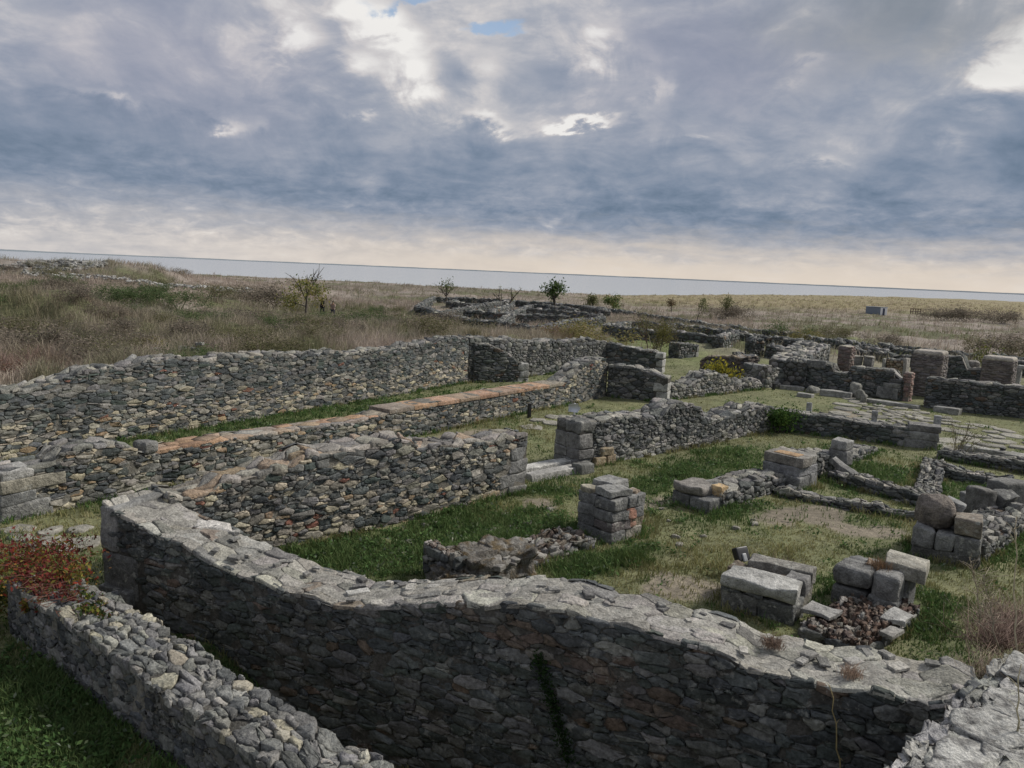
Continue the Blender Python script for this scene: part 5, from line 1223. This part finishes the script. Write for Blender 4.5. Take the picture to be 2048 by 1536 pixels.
BC = {'d': [(.19, .16, .13), (.25, .21, .17), (.14, .13, .10)], 'o': [(.12, .125, .06), (.16, .15, .08), (.23, .195, .145)], 'g': [(.075, .115, .048), (.095, .135, .055), (.13, .155, .075)], 'y': [(.22, .205, .07), (.17, .16, .065), (.25, .20, .10)], 'r': [(.20, .10, .08), (.16, .10, .075), (.13, .11, .06)]}
KN = {'d': 'dark brownish', 'o': 'olive and straw coloured', 'g': 'green', 'y': 'yellowish', 'r': 'reddish'}
protos = {}
for kk in BC:
    for v in range(2):
        rr = np.random.default_rng(hash(kk) % 7 + v * 13 + ord(kk)); mb = MB(); tips = []
        for s_ in range(9):
            d_ = np.array([rr.normal(0, .7), rr.normal(0, .7), 1.0]); d_ /= np.linalg.norm(d_)
            branchy(mb, np.array([rr.normal(0, .12), rr.normal(0, .12), -.05]), d_, .62, .010, 1, tips, rr, .45, 4, BC[kk][0], .1)
        tips = np.array(tips); tp = np.repeat(tips, 16, 0) + rr.normal(0, .09, (len(tips) * 16, 3)); tp[:, 2] = np.abs(tp[:, 2])
        tw = mb; lf = MB(); leaves(lf, tp, .028, colmix(rr, len(tp), BC[kk], (2, 2, 2), .3), up=.2, seed=v)
        a = tw.build('twigs', BARK); b_ = lf.build('foliage', LEAF); protos[kk, v] = (a.data, b_.data, tp[:, 2].max())
        bpy.data.objects.remove(a); bpy.data.objects.remove(b_)
for i, (px, yb, yt, dist, kk) in enumerate(BU):
    x, y = at(px, yb, dist); z = T(x, y); d_ = ray(px, yt); zt = H + d_[2] / d_[1] * dist; h = max(.8, (zt - z) * 1.25)
    ma, mb_, hm = protos[kk, i % 2]
    where = 'left field above the back wall' if px < 880 else ('field below the large ruin' if px < 1200 else 'plain behind the right ruins')
    e = empty('field_bush', (x, y, z), KN[kk] + ' low scrub bush in the ' + where, 'bush', KN[kk] + ' scrub bushes of the ' + where)
    e.scale = (h / hm * 2.1, h / hm * 2.1, h / hm); e.rotation_euler = (0, 0, i * 1.7)
    for nm, me in (('twigs', ma), ('foliage', mb_)):
        o = bpy.data.objects.new(nm, me); COL.objects.link(o); o.parent = e
# red creeper over the end of the near wall
r = np.random.default_rng(77); e = empty('creeper', (-6.4, 9.6, 0), 'red and yellow autumn creeper sprawling over the left end of the loose stone wall', 'creeper')
mb = MB(); mw = MB(); pos = []; kinds = []
WA = np.array([-6.5, 9.51]); wt_ = np.array([.79, -.61]); wn = np.array([.61, .79])
for (u, v, z, su, sv, sz, n, kd) in [(-.3, .45, .78, .45, .45, .16, 1500, 'r'), (-.2, .3, .80, .5, .45, .14, 1100, 'y'), (.35, .35, .82, .4, .25, .07, 950, 'r'), (.85, .15, .80, .32, .10, .05, 420, 'r'), (.75, .55, .84, .28, .12, .06, 480, 'y'), (1.1, .30, .82, .30, .05, .03, 160, 'r'), (1.25, .02, .70, .05, .04, .14, 110, 'r'),
                                     (.9, -.04, .62, .05, .03, .12, 120, 'y'), (1.75, .42, .82, .28, .05, .03, 150, 'g'), (2.05, .22, .83, .12, .06, .03, 160, 'g'), (2.3, .3, .82, .2, .04, .03, 110, 'g'), (1.6, .25, .82, .25, .03, .02, 80, 'r'), (-.5, -.1, .35, .35, .22, .35, 1500, 'g'), (-.9, .5, .7, .5, .5, .25, 1300, 'r'), (-.2, .75, .6, .4, .2, .25, 700, 'y')]:
    n = int(n * .8); uu = u * .9 - .12 + r.normal(0, su * .72, n); vv = v + r.normal(0, sv * .8, n); zz_ = z + np.abs(r.normal(0, sz * .36, n)) * r.choice([-.8, 1], n) - .03
    p = np.stack([WA[0] + wt_[0] * uu + wn[0] * vv, WA[1] + wt_[1] * uu + wn[1] * vv, zz_], -1); pos.append(p)
    cs = {'r': [(.17, .040, .035), (.21, .050, .038), (.13, .032, .035), (.18, .10, .045), (.13, .125, .045), (.08, .095, .035)], 'y': [(.24, .20, .045), (.26, .13, .035), (.13, .14, .035), (.26, .05, .03), (.08, .11, .03), (.17, .18, .05)], 'g': [(.05, .08, .025), (.09, .12, .03), (.18, .18, .035), (.035, .06, .02), (.14, .07, .03), (.08, .1, .03)]}[kd]
    kinds.append(colmix(r, n, cs, (4, 3, 3, 2, 2, 1), .25))
leaves(mb, np.concatenate(pos), .034, np.concatenate(kinds), up=.7, seed=5)
for k in range(40):
    u0 = r.uniform(-.6, 2.0); p0 = WA + wt_ * u0 + wn * r.uniform(.05, .6); pts = [np.array([p0[0], p0[1], .80])]
    for j in range(5): pts.append(pts[-1] + np.array([r.normal(0, .10), r.normal(-.02, .10), r.normal(0.005, .02)]))
    tube(mw, pts, .004, (.16, .08, .06), 4)
mb.build('foliage', LEAF, e, (-6.4, 9.6, 0)); mw.build('stems', BARK, e, (-6.4, 9.6, 0))
# plant hanging down a joint of the front wall, and tufts on the walls
r = np.random.default_rng(5)
e = empty('hanging_weed', (float(FA[0] + ft[0] * 7.1), float(FA[1] + ft[1] * 7.1), .3), 'dark green weed hanging down a joint of the front slate wall', 'weed')
n = 900; s_ = r.uniform(0, 1, n); u = 7.0 + .45 * s_ + r.normal(0, .05, n); z_ = .72 - 1.2 * s_ + r.normal(0, .04, n); dd = -.03 - np.abs(r.normal(0, .03, n))
p = np.stack([FA[0] + ft[0] * u + fn[0] * dd, FA[1] + ft[1] * u + fn[1] * dd, z_], -1)
mb = MB(); leaves(mb, p, .022, colmix(r, n, [(.02, .045, .014), (.03, .06, .018), (.04, .075, .022)], (2, 2, 1)), up=.1, seed=3); mb.build('foliage', LEAF, e, tuple(e.location))
def tuft(label, x, y, z, h, n, rad, cols, seed, wid=.004, lean=.45):
    r = np.random.default_rng(seed); mb = MB(); X = x + r.normal(0, rad, n); Y = y + r.normal(0, rad, n)
    blades(mb, X - x, Y - y, np.zeros(n), h * r.uniform(.5, 1.2, n), np.full(n, wid), r.normal(0, lean, (n, 2)), colmix(r, n, cols, np.ones(len(cols)), .25), r)
    o = mb.build('grass_tuft', BLADE); o.location = (x, y, z); return tag(o, label, 'grass tuft')
DRYC = [(.26, .19, .12), (.22, .17, .11), (.30, .24, .16)]
q = along(RA, np.array([.707, .707]), np.array([-.707, .707]), 3.35, .3, 1.05)
p_ = G(768, 872, 1.15); tuft('brown dry tuft growing on top of the mixed rubble wall left of the doorway', p_[0], p_[1], 1.08, .24, 260, .10, DRYC, 31)
p_ = G(948, 668, 2.0); tuft('pale straw tuft on the back wall where the sloping cross wall meets it', p_[0], p_[1], 1.93, .40, 200, .18, [(.28, .25, .16), (.24, .21, .13)], 32, .01)
p_ = G(1762, 1135, .62); tuft('reddish brown dry tuft between the rounded blocks of the pier', p_[0], p_[1], .60, .16, 260, .09, [(.24, .15, .09), (.20, .14, .09)], 33)
p_ = G(1560, 1130, .46); tuft('brown matted tuft in the hollow of the pitted block pier', p_[0], p_[1], .44, .10, 420, .16, [(.20, .155, .11), (.16, .125, .09)], 34)
p_ = G(1700, 1345, 1.2); tuft('small pinkish dry tuft on the mortared top of the front wall', p_[0], p_[1], 1.18, .09, 200, .045, [(.34, .25, .19), (.28, .21, .16)], 35, .003, .9)
p_ = G(1545, 1285, 1.2); tuft('brownish moss tuft on the front wall top behind its middle', p_[0], p_[1], 1.18, .07, 260, .05, [(.21, .155, .12), (.18, .13, .1)], 36, .004, 1.0)
p_ = G(1240, 1120, .0); tuft('clump of bright green grass at the foot of the low stub wall', p_[0] + .25, p_[1] - .1, 0, .19, 520, .15, [(.09, .14, .03), (.07, .12, .03), (.14, .16, .05)], 37)
# dry stalks on the bank at the right
def stalk(label, px, py, z, top, seed, lean=(0, 0), n=26, col=(.34, .29, .22), name='dry_stalk', br=.16):
    r = np.random.default_rng(seed); p_ = G(px, py, z); x, y = p_; e = empty(name, (x, y, z), label, 'dry plant'); mb = MB()
    d = ray(*top); tt = y / d[1] * .995; tp = np.array([d[0] * tt, d[1] * tt, H + d[2] * tt]); p0 = np.array([x, y, z - .05]); pts = [p0 + (tp - p0) * s + np.array([r.normal(0, .018), 0, r.normal(0, .012)]) * (s > 0) for s in np.linspace(0, 1, 9)]
    tube(mb, pts, np.linspace(.010, .004, 9), col, 5)
    tw = MB()
    for k in range(n):
        s = r.uniform(.2, 1); i = min(int(s * 8), 7); q = pts[i] + (pts[i + 1] - pts[i]) * (s * 8 - i); dd = np.array([r.normal(0, 1), r.normal(0, 1), .8]); dd /= np.linalg.norm(dd); L = br * r.uniform(.5, 1.5)
        tube(tw, [q, q + dd * L * .5, q + dd * L + np.array([0, 0, -.02])], [.0035, .0025, .0015], col, 4)
    mb.build('stem', BARK, e, (x, y, z)); tw.build('twigs', BARK, e, (x, y, z)); return e
stalk('tall bent pale stalk at the right edge rising above the bank', 2036, 1330, 1.1, (2030, 1030), 41, n=10, col=(.40, .35, .25))
stalk('feathery pinkish dry stalk before the boulder pier', 1975, 1280, 1.0, (1938, 1112), 42, n=60, br=.20)
stalk('feathery dry stalk leaning left over the green grass by the bank', 2000, 1290, 1.05, (1968, 1150), 43, n=50, br=.18)
stalk('thin upright yellow stalk in front of the slate wall face', 1683, 1560, .2, (1662, 1372), 44, n=3, col=(.34, .27, .13), br=.06)
stalk('thin pale stalk standing at the bottom right on the bank', 2034, 1500, 1.15, (2042, 1330), 45, n=6, col=(.40, .36, .24))
r = np.random.default_rng(9); k = 0
for (px, py, z, h, n, cc, lab) in [(1990, 1270, 1.0, .36, 260, [(.30, .215, .18), (.22, .16, .135)], 'reddish brown twiggy bush behind the end of the slate wall'), (2035, 1250, .95, .44, 280, [(.28, .205, .17), (.20, .15, .12)], 'brown twiggy bush at the right frame edge above the bank'), (1975, 1340, 1.15, .24, 180, [(.27, .19, .15), (.29, .24, .19)], 'small grey brown bush in the crook of the slate wall and the pitted wall'),
                               (2020, 1370, 1.12, .32, 300, [(.32, .265, .18), (.22, .18, .15)], 'tangled pale brown bush filling the bank at the right edge'), (1960, 1440, 1.2, .16, 130, [(.38, .32, .29), (.32, .27, .25)], 'low pinkish grey wiry bush on the pitted wall'), (2040, 1440, 1.1, .30, 220, [(.31, .22, .16), (.3, .25, .2)], 'straw coloured bush in the bottom right corner')]:
    p_ = G(px, py, z); x, y = p_; k += 1; zg = max(T(x, y), z - .12); e = empty('twig_bush', (x, y, zg), lab, 'bush'); mb = MB()
    for j in range(n):
        d_ = np.array([r.normal(0, .75), r.normal(0, .75), 1.0]); d_ /= np.linalg.norm(d_); L = h * r.uniform(.5, 1.3); b0 = np.array([x + r.normal(0, .16), y + r.normal(0, .16), zg - .03]); c_ = cc[j % 2]
        m1 = b0 + d_ * L * .5 + r.normal(0, .03, 3); tube(mb, [b0, m1, m1 + d_ * L * .5 + r.normal(0, .05, 3)], [.0035, .0028, .0015], c_, 3)
        for b2 in range(2):
            d2 = d_ + r.normal(0, .6, 3); tube(mb, [m1, m1 + d2 * L * .4], [.0022, .0012], c_, 3)
    mb.build('twigs', BARK, e, (x, y, zg))

# ------------------------------------------------------------------ small man made things
c = G(1147, 852); zt = UZ(1147, 806, c, c + np.array([1.0, 0]))[1]; zb_ = UZ(1147, 825, c, c + np.array([1.0, 0]))[1]
e = empty('sign_post', (c[0], c[1], 0), 'small white arrow shaped direction sign on a thin grey post behind the humped wall', 'sign')
mb = MB(); tube(mb, [(c[0], c[1], -.1), (c[0], c[1], zt)], .025, (.42, .43, .46), 8); mb.build('post', PAINT, e, (c[0], c[1], 0))
mb = MB(); hgt = zt - zb_ - .02; cz = (zt + zb_) / 2
P_ = [(-.20, cz - hgt / 2 + .02), (.10, cz - hgt / 2), (.20, cz), (.10, cz + hgt / 2), (-.20, cz + hgt / 2 - .03)]
V = [(c[0] + a, c[1] - .035 - a * .1, b_) for a, b_ in P_] + [(c[0] + a, c[1] - .055 - a * .1, b_) for a, b_ in P_]
mb.add(V, [(i, (i + 1) % 5, 5 + (i + 1) % 5, 5 + i) for i in range(5)], (.62, .64, .70)); mb.F.append(np.array([(9, 8, 7, 6, 5)])); mb.F.append(np.array([(0, 1, 2, 3, 4)])); mb.build('arrow_board', PAINT, e, (c[0], c[1], 0))
for (px, yb, yt, lab) in [(1058, 836, 808, 'short black post standing against the foot of the tiled middle wall'), (1547, 779, 768, 'tiny black post in the grass at the end of the humped rubble wall'), (2003, 918, 897, 'short black lamp post between the street kerb and the low kerb wall')]:
    c = G(px, yb); zt = UZ(px, yt, c, c + np.array([1.0, 0]))[1]; e = empty('short_post', (c[0], c[1], 0), lab, 'post')
    mb = MB(); bar(mb, (c[0], c[1], zt / 2 - .05), (.11, .11, zt + .1), .4, (.018, .018, .02)); mb.build('post', PAINT, e, (c[0], c[1], 0))
    mb = MB(); bar(mb, (c[0], c[1], zt + .01), (.14, .14, .03), .4, (.03, .03, .032)); mb.build('cap', PAINT, e, (c[0], c[1], 0))
c = G(1478, 1152); zt = UZ(1485, 1095, c, c + np.array([1.0, 0]))[1]
e = empty('floodlight', (c[0], c[1], 0), 'black floodlight tilted on a short stand behind the pitted block pier', 'floodlight')
mb = MB(); tube(mb, [(c[0], c[1], -.05), (c[0], c[1], zt - .22)], .03, (.02, .02, .022), 8); bar(mb, (c[0], c[1], .02), (.22, .22, .05), .3, (.02, .02, .022)); mb.build('stand', PAINT, e, (c[0], c[1], 0))
mb = MB(); block_mesh(mb, (c[0], c[1], zt - .12), (.26, .13, .24), .5, (.015, .015, .017), r=.02, wob=0, tiltx=-.5); mb.build('housing', PAINT, e, (c[0], c[1], 0))
mb = MB(); block_mesh(mb, (c[0] + .04, c[1] - .075, zt - .15), (.09, .05, .14), .5, (.30, .31, .32), r=.015, wob=0, tiltx=-.5); mb.build('bracket', PAINT, e, (c[0], c[1], 0))
# kiosk on the plain
x, y = at(1752, 632, 150); z = T(x, y); e = empty('kiosk', (x, y, z), 'small bluish grey hut with a white door end alone on the plain', 'hut')
zt = H + ray(1752, 614)[2] / ray(1752, 614)[1] * 150
ky = -math.atan2(x, y); kx, kyv = np.array([math.cos(ky), math.sin(ky)]), np.array([-math.sin(ky), math.cos(ky)])
def kp(u, v, zz): q_ = np.array([x, y]) + kx * u + kyv * v; return (q_[0], q_[1], zz)
zm = (z + zt) / 2 - .1
mb = MB(); bar(mb, kp(-.62, 0, zm), (2.6, 2.0, zt - z + .2), ky, (.16, .19, .24)); mb.build('body', PAINT, e, (x, y, z))
mb = MB(); bar(mb, kp(1.26, 0, zm), (1.16, 2.04, zt - z + .2), ky, (.82, .82, .84)); mb.build('door_panel', PAINT, e, (x, y, z))
mb = MB(); bar(mb, kp(1.26, -1.05, zm - .05), (.34, .08, zt - z), ky, (.05, .06, .10)); mb.build('door', PAINT, e, (x, y, z))
mb = MB(); bar(mb, kp(0, 0, zt + .03), (3.9, 2.2, .08), ky, (.20, .22, .26)); mb.build('roof', PAINT, e, (x, y, z))
x, y = at(1829, 640, 158); z = T(x, y); e = empty('low_barrier', (x, y, z), 'low brown wooden barrier right of the hut on the plain', 'barrier')
mb = MB(); [bar(mb, (x + k * .5 - 1.0, y, z + .5), (.12, .12, 1.1), 0, (.13, .09, .075)) for k in range(5)]; mb.build('posts', BARK, e, (x, y, z)); mb = MB(); bar(mb, (x, y, z + 1.0), (2.3, .1, .14), 0, (.14, .10, .085)); bar(mb, (x, y, z + .5), (2.3, .1, .14), 0, (.14, .10, .085)); mb.build('rails', BARK, e, (x, y, z))

# two walkers in the tall grass
def person(label, px, ytop, dist, shirt, trousers, yaw, hair=(.012, .010, .010)):
    x, y = at(px, ytop, dist); d_ = ray(px, ytop); zt = H + d_[2] / d_[1] * dist; z = zt - 1.70
    e = empty('person', (x, y, z), label, 'person')
    def skin(name, pts, edges, rad, col, sub=1):
        me = bpy.data.meshes.new(name); me.from_pydata(pts, edges, []); o = bpy.data.objects.new(name, me); COL.objects.link(o)
        md = o.modifiers.new('skin', 'SKIN'); sv_ = me.skin_vertices[0].data
        for i, r_ in enumerate(rad): sv_[i].radius = r_ if isinstance(r_, tuple) else (r_, r_)
        sv_[0].use_root = True; o.modifiers.new('sub', 'SUBSURF').levels = sub; o.modifiers['sub'].render_levels = sub
        dg = bpy.context.evaluated_depsgraph_get(); m2 = bpy.data.meshes.new_from_object(o.evaluated_get(dg)); bpy.data.objects.remove(o)
        at_ = m2.color_attributes.new('Col', 'FLOAT_COLOR', 'POINT'); at_.data.foreach_set('color', np.tile(np.array(list(col) + [1.0], np.float32), len(m2.vertices)))
        m2.materials.append(CLOTH); o = bpy.data.objects.new(name, m2); COL.objects.link(o); o.parent = e; return o
    e.rotation_euler = (0, 0, yaw)
    # walking: one leg ahead, arms swinging
    pts = [(0, 0, .92), (0, 0, 1.12), (0, .01, 1.36), (0, .0, 1.46), (0, .0, 1.52), (0, .02, 1.60), (.20, 0, 1.40), (.25, -.10, 1.14), (.24, .02, .90), (-.20, 0, 1.40), (-.25, .10, 1.14), (-.24, .22, .92), (.10, 0, .88), (.11, .14, .48), (.10, .16, .08), (.10, .30, .03), (-.10, 0, .88), (-.11, -.06, .48), (-.10, -.26, .10), (-.10, -.16, .03)]
    ed = [(0, 1), (1, 2), (2, 3), (3, 4), (4, 5), (2, 6), (6, 7), (7, 8), (2, 9), (9, 10), (10, 11), (0, 12), (12, 13), (13, 14), (14, 15), (0, 16), (16, 17), (17, 18), (18, 19)]
    rad = [(.16, .11), (.15, .10), (.17, .11), .07, .055, (.085, .10), .06, .045, .035, .06, .045, .035, .09, .06, .045, .035, .09, .06, .045, .035]
    skin('body', pts, ed, rad, (.34, .22, .16))
    skin('jacket', pts[:3] + pts[6:12], [(0, 1), (1, 2), (2, 3), (3, 4), (4, 5), (2, 6), (6, 7), (7, 8)], [(.18, .13), (.175, .125), (.195, .135), .075, .058, .046, .075, .058, .046], shirt)
    skin('trousers', [pts[0]] + pts[12:15] + pts[16:19], [(0, 1), (1, 2), (2, 3), (0, 4), (4, 5), (5, 6)], [(.175, .125), .105, .074, .058, .105, .074, .058], trousers)
    skin('hair', [(0, -.01, 1.60), (0, -.005, 1.665), (0, .03, 1.68)], [(0, 1), (1, 2)], [(.092, .098), (.085, .09), (.05, .05)], hair)
person('dark haired walker in a black jacket waist deep in the tall grass', 645, 595, 70, (.012, .013, .022), (.02, .02, .03), 2.6)
person('second walker in a pale top further into the tall grass, only the head clear', 666, 602.5, 71, (.34, .26, .23), (.05, .05, .07), 2.9)
